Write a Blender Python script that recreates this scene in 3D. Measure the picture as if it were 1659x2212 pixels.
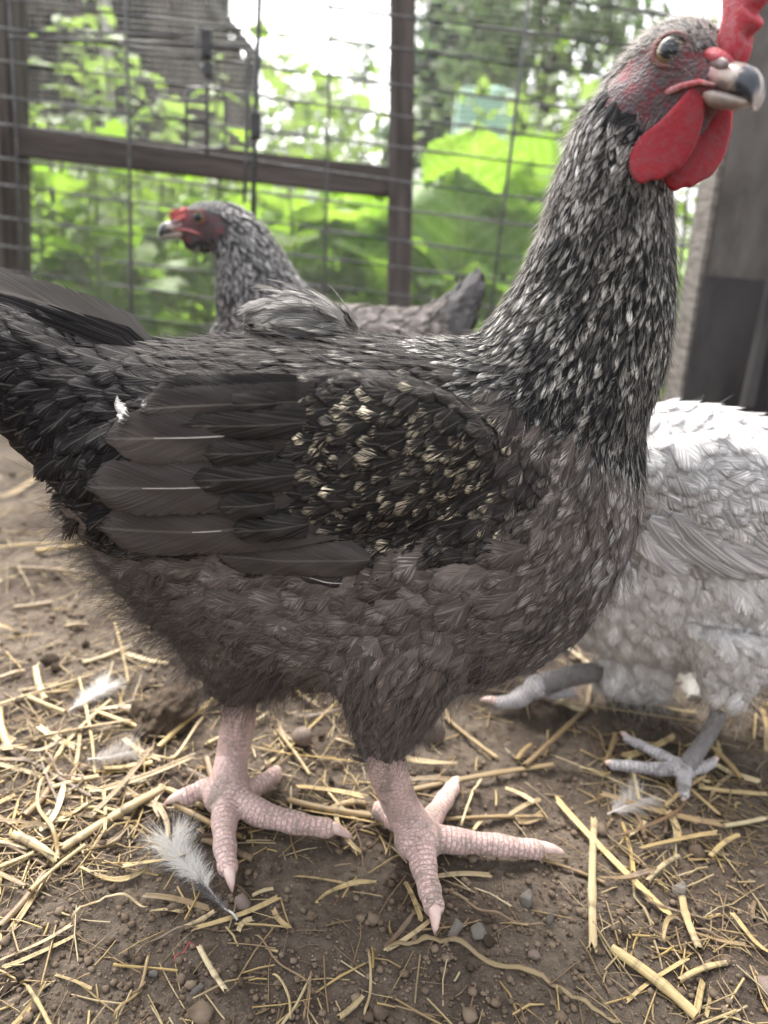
import bpy, bmesh, math, random
import numpy as np
from mathutils import Vector, Matrix, Quaternion
from mathutils.bvhtree import BVHTree

random.seed(7)
RNG = np.random.default_rng(7)
C = bpy.context.scene.collection
SC = bpy.context.scene
for o in list(bpy.data.objects):
    bpy.data.objects.remove(o)

# ------------------------------------------------------------------ camera
CAM_H, PITCH, ROLL, FPX = 0.28, math.radians(19.0), math.radians(5.5), 1580.0
CAM_R = (Matrix.Rotation(math.pi / 2 - PITCH, 3, 'X') @ Matrix.Rotation(ROLL, 3, 'Z'))
CAM_P = Vector((0, 0, CAM_H))
cd = bpy.data.cameras.new('camera')
cam = bpy.data.objects.new('camera', cd)
C.objects.link(cam)
cam.matrix_world = Matrix.Translation(CAM_P) @ CAM_R.to_4x4()
cd.sensor_fit = 'VERTICAL'
cd.sensor_height = 36.0
cd.lens = 18.0 / (1106.0 / FPX)
cd.clip_start = 0.01
cd.clip_end = 500
cd.dof.use_dof = True
cd.dof.focus_distance = 0.30
cd.dof.aperture_fstop = 7.4
SC.camera = cam

# ------------------------------------------------------------------ sky, sun, exposure
SUN_EL, SUN_AZ = math.radians(54), math.radians(-22)          # azimuth from +Y, negative = to the left
w = bpy.data.worlds.new('World')
SC.world = w
w.use_nodes = True
nt = w.node_tree
sky = nt.nodes.new('ShaderNodeTexSky')
sky.sky_type = 'NISHITA'
sky.sun_disc = False
sky.sun_elevation = SUN_EL
sky.sun_rotation = SUN_AZ
sky.air_density = 1.0
sky.dust_density = 6.0
sky.ozone_density = 0.6
bg = nt.nodes['Background']
hs = nt.nodes.new('ShaderNodeHueSaturation')
hs.inputs['Saturation'].default_value = .18
nt.links.new(sky.outputs[0], hs.inputs['Color'])
nt.links.new(hs.outputs[0], bg.inputs[0])
bg.inputs[1].default_value = 0.15
sd = bpy.data.lights.new('sun', 'SUN')
sd.energy = 1.5
sd.angle = math.radians(35)
sd.color = (1.0, 0.94, 0.85)
so = bpy.data.objects.new('sun', sd)
C.objects.link(so)
sdir = Vector((math.sin(SUN_AZ) * math.cos(SUN_EL), math.cos(SUN_AZ) * math.cos(SUN_EL), math.sin(SUN_EL)))
so.rotation_euler = sdir.to_track_quat('Z', 'Y').to_euler()
so.location = (0, 0, 5)
SC.view_settings.view_transform = 'Standard'
SC.view_settings.look = 'None'
SC.view_settings.gamma = 1.0
SC.view_settings.use_curve_mapping = False
SC.view_settings.exposure = 2.32
SC.render.engine = 'CYCLES'
SC.cycles.use_denoising = True
SC.cycles.max_bounces = 8
SC.cycles.diffuse_bounces = 3
SC.cycles.glossy_bounces = 2
SC.cycles.transmission_bounces = 4
SC.cycles.transparent_max_bounces = 24
SC.cycles.caustics_reflective = False
SC.cycles.caustics_refractive = False

# ------------------------------------------------------------------ geometry of the view (lays out real places)
def ray(u, v):
    return CAM_R @ Vector(((u - 829.5) / FPX, -(v - 1106) / FPX, -1.0))
def at(u, v, Y):                       # the place on the upright plane at distance Y
    d = ray(u, v)
    return CAM_P + d * (Y / d.y)
def gnd(u, v, z=0.0):                  # the place on the ground
    d = ray(u, v)
    return CAM_P + d * ((z - CAM_H) / d.z)
CRT = np.array(CAM_R.transposed())
def proj(P):                           # N x 3 -> u, v, depth
    q = (np.asarray(P, float) - np.array(CAM_P)) @ CRT.T
    return 829.5 + FPX * q[:, 0] / -q[:, 2], 1106 - FPX * q[:, 1] / -q[:, 2], -q[:, 2]

# ------------------------------------------------------------------ noise
_perm = np.random.default_rng(11).permutation(512).astype(np.int64)
_perm = np.concatenate([_perm, _perm, _perm])
def vnoise(x, y, z=0.0, seed=0):       # smooth value noise, -1..1
    x = np.asarray(x, float); y = np.asarray(y, float); z = np.asarray(z, float) + np.zeros_like(x)
    xi = np.floor(x).astype(np.int64); yi = np.floor(y).astype(np.int64); zi = np.floor(z).astype(np.int64)
    fx, fy, fz = x - xi, y - yi, z - zi
    fx = fx * fx * (3 - 2 * fx); fy = fy * fy * (3 - 2 * fy); fz = fz * fz * (3 - 2 * fz)
    def h(a, b, c):
        return _perm[(_perm[(_perm[(a + seed) & 511] + b) & 511] + c) & 511] / 255.5 - 1
    def L(a, b, t): return a + (b - a) * t
    return L(L(L(h(xi, yi, zi), h(xi + 1, yi, zi), fx), L(h(xi, yi + 1, zi), h(xi + 1, yi + 1, zi), fx), fy),
             L(L(h(xi, yi, zi + 1), h(xi + 1, yi, zi + 1), fx), L(h(xi, yi + 1, zi + 1), h(xi + 1, yi + 1, zi + 1), fx), fy), fz)
def fbm(x, y, z=0.0, oct=4, seed=0):
    a, s, t = 1.0, 0.0, 0.0
    f = 1.0
    for i in range(oct):
        s = s + a * vnoise(np.asarray(x) * f + i * 17.3, np.asarray(y) * f - i * 9.1, np.asarray(z) * f, seed + i)
        t += a; a *= 0.5; f *= 2.03
    return s / t

# ------------------------------------------------------------------ objects
def mesh(name, verts, faces, mats=None, smooth=True):
    me = bpy.data.meshes.new(name)
    if isinstance(verts, np.ndarray) and isinstance(faces, np.ndarray):
        n, k = faces.shape
        me.vertices.add(len(verts)); me.vertices.foreach_set('co', verts.astype(np.float32).ravel())
        me.loops.add(n * k); me.loops.foreach_set('vertex_index', faces.astype(np.int32).ravel())
        me.polygons.add(n)
        me.polygons.foreach_set('loop_start', np.arange(0, n * k, k, dtype=np.int32))
        me.polygons.foreach_set('loop_total', np.full(n, k, dtype=np.int32))
        me.update(calc_edges=True)
        me.validate()
    else:
        me.from_pydata([tuple(v) for v in verts], [], [tuple(int(i) for i in f) for f in faces])
    if smooth:
        me.polygons.foreach_set('use_smooth', np.ones(len(me.polygons), dtype=bool))
    for m in (mats if isinstance(mats, (list, tuple)) else [mats]):
        if m: me.materials.append(m)
    return me
def put(name, me, parent=None, loc=None, kind=None):
    o = bpy.data.objects.new(name, me)
    C.objects.link(o)
    if parent is not None: o.parent = parent
    if loc is not None: o.location = loc
    if kind: o['kind'] = kind
    return o
def tag(o, label, cat, group=None, kind=None):
    o['label'] = label; o['category'] = cat
    if group: o['group'] = group
    if kind: o['kind'] = kind
    return o
def thing(name, label, cat, loc=(0, 0, 0), group=None):
    o = bpy.data.objects.new(name, None)
    C.objects.link(o); o.location = loc; o.empty_display_size = 0.02
    return tag(o, label, cat, group)
def pattr(me, name, typ, arr):
    a = me.attributes.new(name, typ, 'POINT')
    key = {'FLOAT': 'value', 'FLOAT_VECTOR': 'vector', 'FLOAT_COLOR': 'color'}[typ]
    a.data.foreach_set(key, np.asarray(arr, np.float32).ravel())

class MB:                                # collects geometry for one mesh
    def __init__(s): s.v = []; s.f = []
    def add(s, vs, fs):
        n = len(s.v); s.v += [tuple(v) for v in vs]; s.f += [tuple(i + n for i in f) for f in fs]
    def tube(s, pts, rad, seg=8, cap=True, flat=1.0, up=None):
        pts = [Vector(p) for p in pts]; n = len(pts)
        rad = rad if isinstance(rad, (list, tuple)) else [rad] * n
        t0 = (pts[1] - pts[0]).normalized()
        nrm = Vector(up) if up is not None else (Vector((0, 0, 1)) if abs(t0.z) < .9 else Vector((0, 1, 0)))
        vs, fs = [], []
        for i, p in enumerate(pts):
            t = (pts[min(i + 1, n - 1)] - pts[max(i - 1, 0)]).normalized()
            nrm = (nrm - t * nrm.dot(t)).normalized(); b = t.cross(nrm)
            for k in range(seg):
                a = 2 * math.pi * k / seg
                vs.append(p + b * (math.cos(a) * rad[i]) + nrm * (math.sin(a) * rad[i] * flat))
        for i in range(n - 1):
            for k in range(seg):
                fs.append((i * seg + k, i * seg + (k + 1) % seg, (i + 1) * seg + (k + 1) % seg, (i + 1) * seg + k))
        if cap:
            fs.append(tuple(range(seg - 1, -1, -1))); fs.append(tuple((n - 1) * seg + k for k in range(seg)))
        s.add(vs, fs)
    def box(s, c, e, M=None):
        vs = [Vector((x * e[0] / 2, y * e[1] / 2, z * e[2] / 2)) for x in (-1, 1) for y in (-1, 1) for z in (-1, 1)]
        if M is not None: vs = [M @ v for v in vs]
        vs = [v + Vector(c) for v in vs]
        s.add(vs, [(0, 1, 3, 2), (4, 6, 7, 5), (0, 4, 5, 1), (2, 3, 7, 6), (0, 2, 6, 4), (1, 5, 7, 3)])
    def loft(s, rings):                   # rings of equal point counts, capped
        n = len(rings[0]); vs = [p for r in rings for p in r]; fs = []
        for i in range(len(rings) - 1):
            for k in range(n):
                fs.append((i * n + k, i * n + (k + 1) % n, (i + 1) * n + (k + 1) % n, (i + 1) * n + k))
        fs.append(tuple(range(n - 1, -1, -1))); fs.append(tuple((len(rings) - 1) * n + k for k in range(n)))
        s.add(vs, fs)
    def mesh(s, name, mats, smooth=True): return mesh(name, s.v, s.f, mats, smooth)

def bevel_mesh(me, width, seg=2):
    bm = bmesh.new(); bm.from_mesh(me)
    bmesh.ops.bevel(bm, geom=bm.edges[:], offset=width, segments=seg, affect='EDGES', profile=.6)
    bm.to_mesh(me); bm.free(); return me
def voxel(mb, size, smooth_it=6, fac=.5):       # one continuous surface out of overlapping lofts
    bm = bmesh.new()
    me = mb.mesh('tmp', None); bm.from_mesh(me)
    bmesh.ops.recalc_face_normals(bm, faces=bm.faces); bm.to_mesh(me); bm.free()
    o = bpy.data.objects.new('tmp', me); C.objects.link(o)
    m = o.modifiers.new('r', 'REMESH'); m.mode = 'VOXEL'; m.voxel_size = size; m.use_smooth_shade = True
    if smooth_it:
        m = o.modifiers.new('s', 'SMOOTH'); m.factor = fac; m.iterations = smooth_it
    dg = bpy.context.evaluated_depsgraph_get(); dg.update()
    out = bpy.data.meshes.new_from_object(o.evaluated_get(dg))
    bpy.data.objects.remove(o); bpy.data.meshes.remove(me)
    return out
def mesh_np(me):
    v = np.empty(len(me.vertices) * 3, np.float32); me.vertices.foreach_get('co', v)
    return v.reshape(-1, 3).astype(float)
def bvh_of(me):
    return BVHTree.FromPolygons([v.co.copy() for v in me.vertices], [tuple(p.vertices) for p in me.polygons])

# ------------------------------------------------------------------ materials
class NT:
    def __init__(s, name):
        s.m = bpy.data.materials.new(name); s.m.use_nodes = True; s.t = s.m.node_tree
        s.t.nodes.clear()
        s.out = s.t.nodes.new('ShaderNodeOutputMaterial')
    def n(s, typ, **kw):
        nd = s.t.nodes.new(typ)
        ins = kw.pop('ins', {})
        for k, v in kw.items(): setattr(nd, k, v)
        for k, v in ins.items(): s.set(nd.inputs[k], v)
        return nd
    def set(s, sock, v):
        if isinstance(v, bpy.types.NodeSocket): s.t.links.new(v, sock)
        elif isinstance(v, bpy.types.Node): s.t.links.new(v.outputs[0], sock)
        else:
            if sock.type == 'RGBA' and not isinstance(v, (int, float)) and len(v) == 3: v = (*v, 1)
            sock.default_value = v
    def math(s, op, a, b=0.0, c=None, clamp=False):
        nd = s.n('ShaderNodeMath', operation=op, use_clamp=clamp)
        s.set(nd.inputs[0], a); s.set(nd.inputs[1], b)
        if c is not None: s.set(nd.inputs[2], c)
        return nd.outputs[0]
    def mix(s, f, a, b, blend='MIX'):
        nd = s.n('ShaderNodeMix', data_type='RGBA', blend_type=blend)
        s.set(nd.inputs[0], f); s.set(nd.inputs[6], a); s.set(nd.inputs[7], b)
        return nd.outputs[2]
    def ramp(s, f, lo, hi, a=0.0, b=1.0):
        nd = s.n('ShaderNodeMapRange', interpolation_type='SMOOTHSTEP')
        for i, v in enumerate((f, lo, hi, a, b)): s.set(nd.inputs[i], v)
        return nd.outputs[0]
    def attr(s, name): return s.n('ShaderNodeAttribute', attribute_name=name)
    def noise(s, vec, scale, detail=3, rough=.55, dim='3D'):
        nd = s.n('ShaderNodeTexNoise', noise_dimensions=dim)
        if vec is not None: s.set(nd.inputs['Vector'], vec)
        s.set(nd.inputs['Scale'], scale); nd.inputs['Detail'].default_value = detail; nd.inputs['Roughness'].default_value = rough
        return nd.outputs[0]
    def xyz(s, x, y, z):
        nd = s.n('ShaderNodeCombineXYZ')
        for i, v in enumerate((x, y, z)): s.set(nd.inputs[i], v)
        return nd.outputs[0]
    def bump(s, h, strength=.5, dist=.001):
        nd = s.n('ShaderNodeBump'); s.set(nd.inputs['Height'], h)
        nd.inputs['Strength'].default_value = strength; nd.inputs['Distance'].default_value = dist
        return nd.outputs[0]
    def bsdf(s, col, rough=.6, spec=.3, normal=None, **kw):
        nd = s.n('ShaderNodeBsdfPrincipled')
        s.set(nd.inputs['Base Color'], col); s.set(nd.inputs['Roughness'], rough); s.set(nd.inputs['Specular IOR Level'], spec)
        if normal is not None: s.set(nd.inputs['Normal'], normal)
        for k, v in kw.items(): s.set(nd.inputs[k], v)
        return nd.outputs[0]
    def shader_mix(s, f, a, b):
        nd = s.n('ShaderNodeMixShader'); s.set(nd.inputs[0], f); s.set(nd.inputs[1], a); s.set(nd.inputs[2], b)
        return nd.outputs[0]
    def end(s, sh):
        s.t.links.new(sh, s.out.inputs[0]); return s.m

def feather_mat():
    g = NT('feather')
    f = g.attr('fuv'); sep = g.n('ShaderNodeSeparateXYZ', ins={0: f.outputs['Vector']})
    u, v, r = sep.outputs
    base, tip = g.attr('base'), g.attr('tip')
    fray, tstart = base.outputs['Alpha'], tip.outputs['Alpha']
    au = g.math('ABSOLUTE', u)
    s = g.math('SUBTRACT', v, g.math('MULTIPLY', au, g.ramp(fray, .14, .28, .30, .62)))
    rz = g.math('MULTIPLY', r, 91.7)
    side = g.math('MULTIPLY', g.math('SIGN', u), 3.0)
    frq = g.ramp(fray, .14, .28, 70.0, 20.0)
    n1 = g.noise(g.xyz(g.math('MULTIPLY', s, frq), g.math('ADD', g.math('MULTIPLY', au, .8), side), rz), 1.0, 2, .6)
    n1 = g.ramp(n1, .28, .72)
    n2 = g.noise(g.xyz(g.math('MULTIPLY', s, g.math('MULTIPLY', frq, .36)), g.math('ADD', g.math('MULTIPLY', au, .5), side), rz), 1.0, 2, .5)
    n3 = g.noise(g.xyz(g.math('MULTIPLY', v, 3.0), g.math('MULTIPLY', u, 1.2), rz), 1.0, 2, .5)
    # pale tip, ragged along the barbs
    t = g.math('ADD', g.math('SUBTRACT', v, g.math('MULTIPLY', g.math('MULTIPLY', u, u), .10)), g.math('MULTIPLY', g.math('SUBTRACT', n1, .5), .42))
    t = g.math('ADD', t, g.math('MULTIPLY', g.math('SUBTRACT', n2, .5), .45))
    tf = g.ramp(t, g.math('SUBTRACT', tstart, .05), g.math('ADD', tstart, .10))
    r2 = g.math('SUBTRACT', g.math('FRACT', g.math('MULTIPLY', r, 53.3)), .5)
    lop = g.ramp(g.math('ADD', g.math('MULTIPLY', u, g.math('MULTIPLY', r2, 2.6)), .55), .0, .5)
    tf = g.math('MULTIPLY', tf, g.math('ADD', .12, g.math('MULTIPLY', g.ramp(n1, .22, .62), .88)))
    tf = g.math('MULTIPLY', tf, g.math('ADD', .45, g.math('MULTIPLY', lop, .55)))
    col = g.mix(tf, base.outputs['Color'], tip.outputs['Color'])
    br = g.math('MULTIPLY', g.math('ADD', g.math('MULTIPLY', n1, g.math('SUBTRACT', g.ramp(fray, .14, .28, .25, 1.05), g.ramp(fray, .62, .80, 0.0, .50))), g.math('ADD', g.ramp(fray, .14, .28, .86, .47), g.ramp(fray, .62, .80, 0.0, .25))), g.math('ADD', g.math('MULTIPLY', n3, .9), .55))
    col = g.mix(1.0, col, g.xyz(br, br, br), 'MULTIPLY')
    rach = g.ramp(au, .02, .075, 1.0, 0.0)
    col = g.mix(g.math('MULTIPLY', rach, .28), col, g.mix(.5, col, (.42, .38, .34)))
    bmp = g.bump(g.math('ADD', n1, g.math('MULTIPLY', n2, .6)), .5, .0006)
    bs = g.bsdf(col, .66, .06, bmp)
    tr = g.n('ShaderNodeBsdfTranslucent', ins={0: col})
    sh = g.shader_mix(.25, bs, tr.outputs[0])
    # loose barbs along the edge and the tip
    e = g.math('MAXIMUM', g.math('MULTIPLY', au, g.math('MINIMUM', g.math('MULTIPLY', v, 3.0), 1.0)), g.math('SUBTRACT', g.math('MULTIPLY', v, 1.9), .9))
    e = g.math('ADD', e, g.math('MULTIPLY', g.math('SUBTRACT', n1, .5), g.math('ADD', .06, g.math('MULTIPLY', fray, .75))))
    lim = g.math('SUBTRACT', .98, g.math('MULTIPLY', fray, .30))
    al = g.ramp(e, lim, g.math('ADD', lim, .07), 1.0, 0.0)
    tp = g.n('ShaderNodeBsdfTransparent')
    return g.end(g.shader_mix(al, tp.outputs[0], sh))

def hair_mat(name, c0, c1, rough=.5):
    g = NT(name)
    hi = g.n('ShaderNodeHairInfo')
    col = g.mix(hi.outputs['Random'], c0, c1)
    bs = g.bsdf(col, rough, .3)
    tr = g.n('ShaderNodeBsdfTranslucent', ins={0: col})
    return g.end(g.shader_mix(.3, bs, tr.outputs[0]))

def skin_mat(name, red, grey, greyamt=.5, sss=.15, scale=420.0):
    g = NT(name)
    tc = g.n('ShaderNodeTexCoord').outputs['Object']
    n1 = g.noise(tc, scale, 4, .6); n2 = g.noise(tc, scale * .25, 3, .6)
    vor = g.n('ShaderNodeTexVoronoi', ins={'Vector': tc, 'Scale': scale * 2.2})
    f = g.ramp(g.math('ADD', g.math('MULTIPLY', n1, .6), g.math('MULTIPLY', n2, .5)), .46, .70)
    col = g.mix(g.math('MULTIPLY', f, greyamt), red, grey)
    col = g.mix(g.math('MULTIPLY', n2, .6), col, g.mix(.6, col, (red[0] * .35, red[1] * .3, red[2] * .3)))
    b = g.bump(g.math('ADD', n1, g.math('MULTIPLY', vor.outputs[0], .8)), .28, .0008)
    bs = g.bsdf(col, .68, .18, b, **{'Subsurface Weight': sss, 'Subsurface Radius': (.004, .001, .0008), 'Subsurface Scale': 1.0})
    return g.end(bs)

def body_mat():                            # skin of the face, dark down under the feathers
    g = NT('hen_body')
    a = g.attr('skin').outputs['Fac']; dc = g.attr('down').outputs['Color']
    tc = g.n('ShaderNodeTexCoord').outputs['Object']
    n1 = g.noise(tc, 380, 4, .65); n2 = g.noise(tc, 110, 3, .6)
    red = g.mix(g.ramp(n2, .35, .65), (.165, .036, .044), (.080, .036, .043))
    red = g.mix(g.ramp(g.math('ADD', g.math('MULTIPLY', n1, .7), g.math('MULTIPLY', n2, .4)), .42, .62), red, (.088, .073, .077))
    col = g.mix(a, dc, red)
    vor = g.n('ShaderNodeTexVoronoi', ins={'Vector': tc, 'Scale': 900.0})
    b = g.bump(g.math('ADD', n1, vor.outputs[0]), .7, .0008)
    return g.end(g.bsdf(col, .75, .15, b, **{'Subsurface Weight': g.math('MULTIPLY', a, .05), 'Subsurface Radius': (.003, .001, .0008), 'Subsurface Scale': 1.0}))

def leg_mat(name, c0, c1, dirt, darkshank=0.0):
    g = NT(name)
    al = g.attr('along'); a = al.outputs['Fac']
    tc = g.n('ShaderNodeTexCoord').outputs['Object']
    n1 = g.noise(tc, 90, 4, .6); n2 = g.noise(tc, 500, 3, .6)
    tri = g.math('PINGPONG', g.math('ADD', a, g.math('MULTIPLY', n1, .0022)), .00135)
    gap = g.ramp(tri, .0, .0004, 1.0, 0.0)
    vor = g.n('ShaderNodeTexVoronoi', feature='DISTANCE_TO_EDGE', ins={'Vector': tc, 'Scale': 430.0})
    vg = g.ramp(vor.outputs[0], .0, .10, 1.0, 0.0)
    tb = g.attr('shank').outputs['Fac']
    lines = g.math('MAXIMUM', g.math('MULTIPLY', gap, g.math('SUBTRACT', 1.0, g.math('MULTIPLY', tb, .6))), g.math('MULTIPLY', vg, .75))
    col = g.mix(g.ramp(n1, .35, .7), c0, c1)
    col = g.mix(g.math('MULTIPLY', g.ramp(n1, .52, .66), .65), col, dirt)
    col = g.mix(g.math('MULTIPLY', lines, .50), col, dirt)
    col = g.mix(g.math('MULTIPLY', g.ramp(n2, .56, .7), .35), col, (.55, .50, .46))
    col = g.mix(g.math('MULTIPLY', tb, darkshank), col, dirt)
    h = g.math('SUBTRACT', g.math('MULTIPLY', n2, .35), lines)
    b = g.bump(h, .85, .0008)
    return g.end(g.bsdf(col, .5, .4, b, **{'Subsurface Weight': .08, 'Subsurface Radius': (.003, .001, .0008), 'Subsurface Scale': 1.0}))

def noise_mat(name, c0, c1, scale=20, rough=.7, spec=.25, bump=.4, bdist=.001, coords='Object', stretch=None, detail=4, lo=.35, hi=.65, rnd=0.0, extra=None, **kw):
    g = NT(name)
    tc = g.n('ShaderNodeTexCoord').outputs[coords]
    if stretch: 
        mp = g.n('ShaderNodeMapping', ins={0: tc, 3: stretch}); tc = mp.outputs[0]
    n1 = g.noise(tc, scale, detail, .62)
    col = g.mix(g.ramp(n1, lo, hi), c0, c1)
    if rnd:
        oi = g.n('ShaderNodeObjectInfo').outputs['Random']
        k = g.math('ADD', 1 - rnd, g.math('MULTIPLY', oi, 2 * rnd))
        col = g.mix(1.0, col, g.xyz(k, k, k), 'MULTIPLY')
    if extra:
        n2 = g.noise(tc, extra[1], 4, .6)
        col = g.mix(g.ramp(n2, extra[2], extra[3]), col, extra[0])
    b = g.bump(n1, bump, bdist)
    return g.end(g.bsdf(col, rough, spec, b, **kw))

# ================================================================== SETTING
def axis(lo, hi, step, far_lo, far_hi, grow=1.05):
    a = list(np.arange(lo, hi + step / 2, step))
    s = step; x = a[-1]
    while x < far_hi: s *= grow; x += s; a.append(x)
    s = step; x = a[0]; b = []
    while x > far_lo: s *= grow; x -= s; b.append(x)
    return np.array(b[::-1] + a)
FEET = [gnd(905, 1830), gnd(500, 1730), gnd(1470, 1680), gnd(1050, 1835), gnd(935, 1920), gnd(640, 1785), gnd(1380, 1650)]
def ground_h(x, y):
    x = np.asarray(x, float); y = np.asarray(y, float)
    bare = np.exp(-(((x - .02) / .13) ** 2 + ((y - .235) / .055) ** 2))
    lump = np.clip(1.0 - .75 * bare, .2, 1)
    near = np.clip((3.0 - y) / 2.0, 0, 1)
    h = .0045 * fbm(x * 9, y * 9, 0, 2, 3) * lump
    c = fbm(x * 42, y * 42, 0, 3, 21)
    h = h + .0095 * np.clip(c, -.15, 1) * lump * (.35 + .65 * np.clip(fbm(x * 7, y * 7, 0, 2, 5) + .6, 0, 1))
    h = h + .0017 * np.abs(fbm(x * 120, y * 120, 0, 2, 31)) * (.5 + .5 * lump)
    h = h + .0013 * fbm(x * 330, y * 330, 0, 2, 41)
    for p in FEET:
        k = np.exp(-((x - p.x) ** 2 + (y - p.y) ** 2) / (2 * .014 ** 2))
        h = h * (1 - .75 * k) - .0012 * k
    return h * near
def gz(x, y): return float(ground_h(np.array([x]), np.array([y]))[0])

gx = axis(-.26, .32, .0018, -60, 60, 1.045); gy = axis(.17, .58, .0018, -8, 120, 1.035)
X, Y = np.meshgrid(gx, gy)
Z = ground_h(X, Y)
nx_, ny_ = len(gx), len(gy)
idx = (np.arange(ny_ - 1)[:, None] * nx_ + np.arange(nx_ - 1)[None, :]).ravel()
gm = NT('soil')
tc = gm.n('ShaderNodeTexCoord').outputs['Object']
n1 = gm.noise(tc, 14, 4, .6); n2 = gm.noise(tc, 160, 5, .65); n3 = gm.noise(tc, 900, 3, .6)
col = gm.mix(gm.ramp(n1, .38, .62), (.068, .051, .039), (.128, .101, .077))
col = gm.mix(gm.ramp(n2, .40, .66), gm.mix(.45, col, (.03, .023, .018)), col)
vor = gm.n('ShaderNodeTexVoronoi', ins={'Vector': tc, 'Scale': 420.0, 'Randomness': 1.0})
spk = gm.math('MULTIPLY', gm.ramp(vor.outputs['Distance'], .10, .22, 1.0, 0.0), gm.ramp(gm.n('ShaderNodeSeparateColor', ins={0: vor.outputs['Color']}).outputs[0], .86, .90))
col = gm.mix(gm.math('MULTIPLY', spk, .8), col, (.34, .29, .22))
col = gm.mix(gm.math('MULTIPLY', gm.ramp(n3, .5, .75), .35), col, (.20, .165, .13))
v2 = gm.n('ShaderNodeTexVoronoi', ins={'Vector': tc, 'Scale': 260.0})
b1 = gm.bump(gm.math('ADD', gm.math('MULTIPLY', n2, 1.0), gm.math('SUBTRACT', gm.math('MULTIPLY', n3, .6), gm.math('MULTIPLY', v2.outputs[0], .5))), .9, .0016)
M_SOIL = gm.end(gm.bsdf(col, .9, .15, b1))
put('ground', mesh('ground', np.stack([X.ravel(), Y.ravel(), Z.ravel()], 1), np.stack([idx, idx + 1, idx + nx_ + 1, idx + nx_], 1), M_SOIL), kind='structure')

# ------------------------------------------------------------------ run fence: timber frame and fine mesh
M_WOOD = noise_mat('weathered_wood', (.062, .053, .050), (.125, .108, .100), 9, .8, .2, .5, .002, 'Object', (6, 6, .6), 6, rnd=.12)
M_RUST = noise_mat('mesh_wire', (.11, .11, .095), (.21, .21, .18), 60, .5, .5, .1)
M_WIRE = noise_mat('panel_wire', (.055, .055, .058), (.11, .11, .11), 80, .45, .5, .1)
M_BLACK = noise_mat('black_steel', (.012, .012, .013), (.03, .03, .032), 80, .45, .5, .1)
YF, YP, YB = 1.08, 1.0, .74
def beam(name, a, b, wdt, dep, mat, parent, updir=(0, 1, 0), bev=.002):
    a, b = Vector(a), Vector(b); d = (b - a); L = d.length; d.normalize()
    y = Vector(updir); x = y.cross(d).normalized(); y = d.cross(x)
    M = Matrix((x, y, d)).transposed()
    m = MB(); m.box((0, 0, 0), (wdt, dep, L))
    me = bevel_mesh(m.mesh(name, mat, False), bev)
    o = put(name, me, parent); o.matrix_local = Matrix.Translation((a + b) / 2) @ M.to_4x4()
    return o
fence = thing('run_fence', 'grey timber frame fence covered in fine wire mesh behind the hens', 'fence')
def stretch(p, q, z):                      # follow the line p-q to height z
    return p + (q - p) * ((z - p.z) / (q.z - p.z))
def post(u0, v0, u1, v1, Y_, wdt, dep=.04):
    p, q = at(u0, v0, Y_), at(u1, v1, Y_)
    return beam('post', stretch(p, q, -.03), stretch(p, q, 1.0), wdt, dep, M_WOOD, fence)
post(871, 0, 862, 655, YF, .0325)
post(30, 100, 41, 580, YF, .019)
post(2, 100, 10, 580, YF - .03, .011, .03)
ra, rb = at(39, 306, YF + .002), at(842, 395, YF + .002)
beam('rail', ra, rb, .037, .034, M_WOOD, fence)
beam('rail', at(-200, -340, YF), at(2100, -100, YF), .037, .034, M_WOOD, fence)
m = MB(); pit = .0068; rw = .0006
x0, x1 = at(25, 400, YF).x, at(1720, 400, YF).x; z1 = .92; ym = YF + .026
def strip(m, a, b, r):
    a, b = Vector(a), Vector(b); d = (b - a).normalized(); s = d.cross(Vector((0, 1, 0))).normalized() * r; t = Vector((0, r, 0))
    m.add([a + s, a + t, a - s, a - t, b + s, b + t, b - s, b - t], [(0, 1, 5, 4), (1, 2, 6, 5), (2, 3, 7, 6), (3, 0, 4, 7)])
k = 0
while x0 + k * pit < x1:
    x = x0 + k * pit
    strip(m, (x, ym, -.01), (x, ym, z1), rw); k += 1
for i in range(int(z1 / pit)):
    zz = i * pit
    pts = [(x0 + (x1 - x0) * t, ym + rw * 1.6, zz + .003 * vnoise(np.array([t * 6]), np.array([i * .15]))[0]) for t in np.linspace(0, 1, 9)]
    for a, b in zip(pts[:-1], pts[1:]): strip(m, a, b, rw)
put('wire_mesh', m.mesh('wire_mesh', M_RUST, False), fence, kind='stuff')

# ------------------------------------------------------------------ wire crate panel with its door
panel = thing('wire_crate_panel', 'dark wire crate panel with a latched door leaning in front of the fence', 'wire panel')
def wire(name, pts, r, mat=M_WIRE, parent=panel, seg=6):
    m = MB(); m.tube(pts, r, seg); return put(name, m.mesh(name, mat), parent)
pa, pb = at(870, 34, YP), at(870, 640, YP)
dz = (pa.z - pb.z) / 9
xl, xr = at(-60, 300, YP).x, at(1560, 500, YP).x
for i in range(-2, 14):
    z = pa.z - i * dz
    if z < .01: break
    n = 14
    ph = random.uniform(0, 9)
    pts = []
    for j in range(n + 1):
        x = xl + (xr - xl) * j / n
        pts.append((x, YP + .0015 * math.sin(x * 9 + ph), z - .034 * (x - pa.x) * 1.0 + .0022 * math.sin(x * 5 + ph)))
    wire('wire', pts, .0016)
for (u0, v0, u1, v1, r) in [(270, 0, 283, 700, .0021), (712, 0, 698, 620, .0016), (1140, 0, 1072, 560, .0018), (1490, 330, 1460, 640, .0017), (20, 60, 45, 560, .0016)]:
    p, q = at(u0, v0, YP - .0035), at(u1, v1, YP - .0035)
    wire('wire', [stretch(p, q, .75), stretch(p, q, .4) + Vector((.002, 0, 0)), stretch(p, q, 0.0)], r)
p, q = at(560, 0, YP - .008), at(546, 455, YP - .008)
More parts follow.
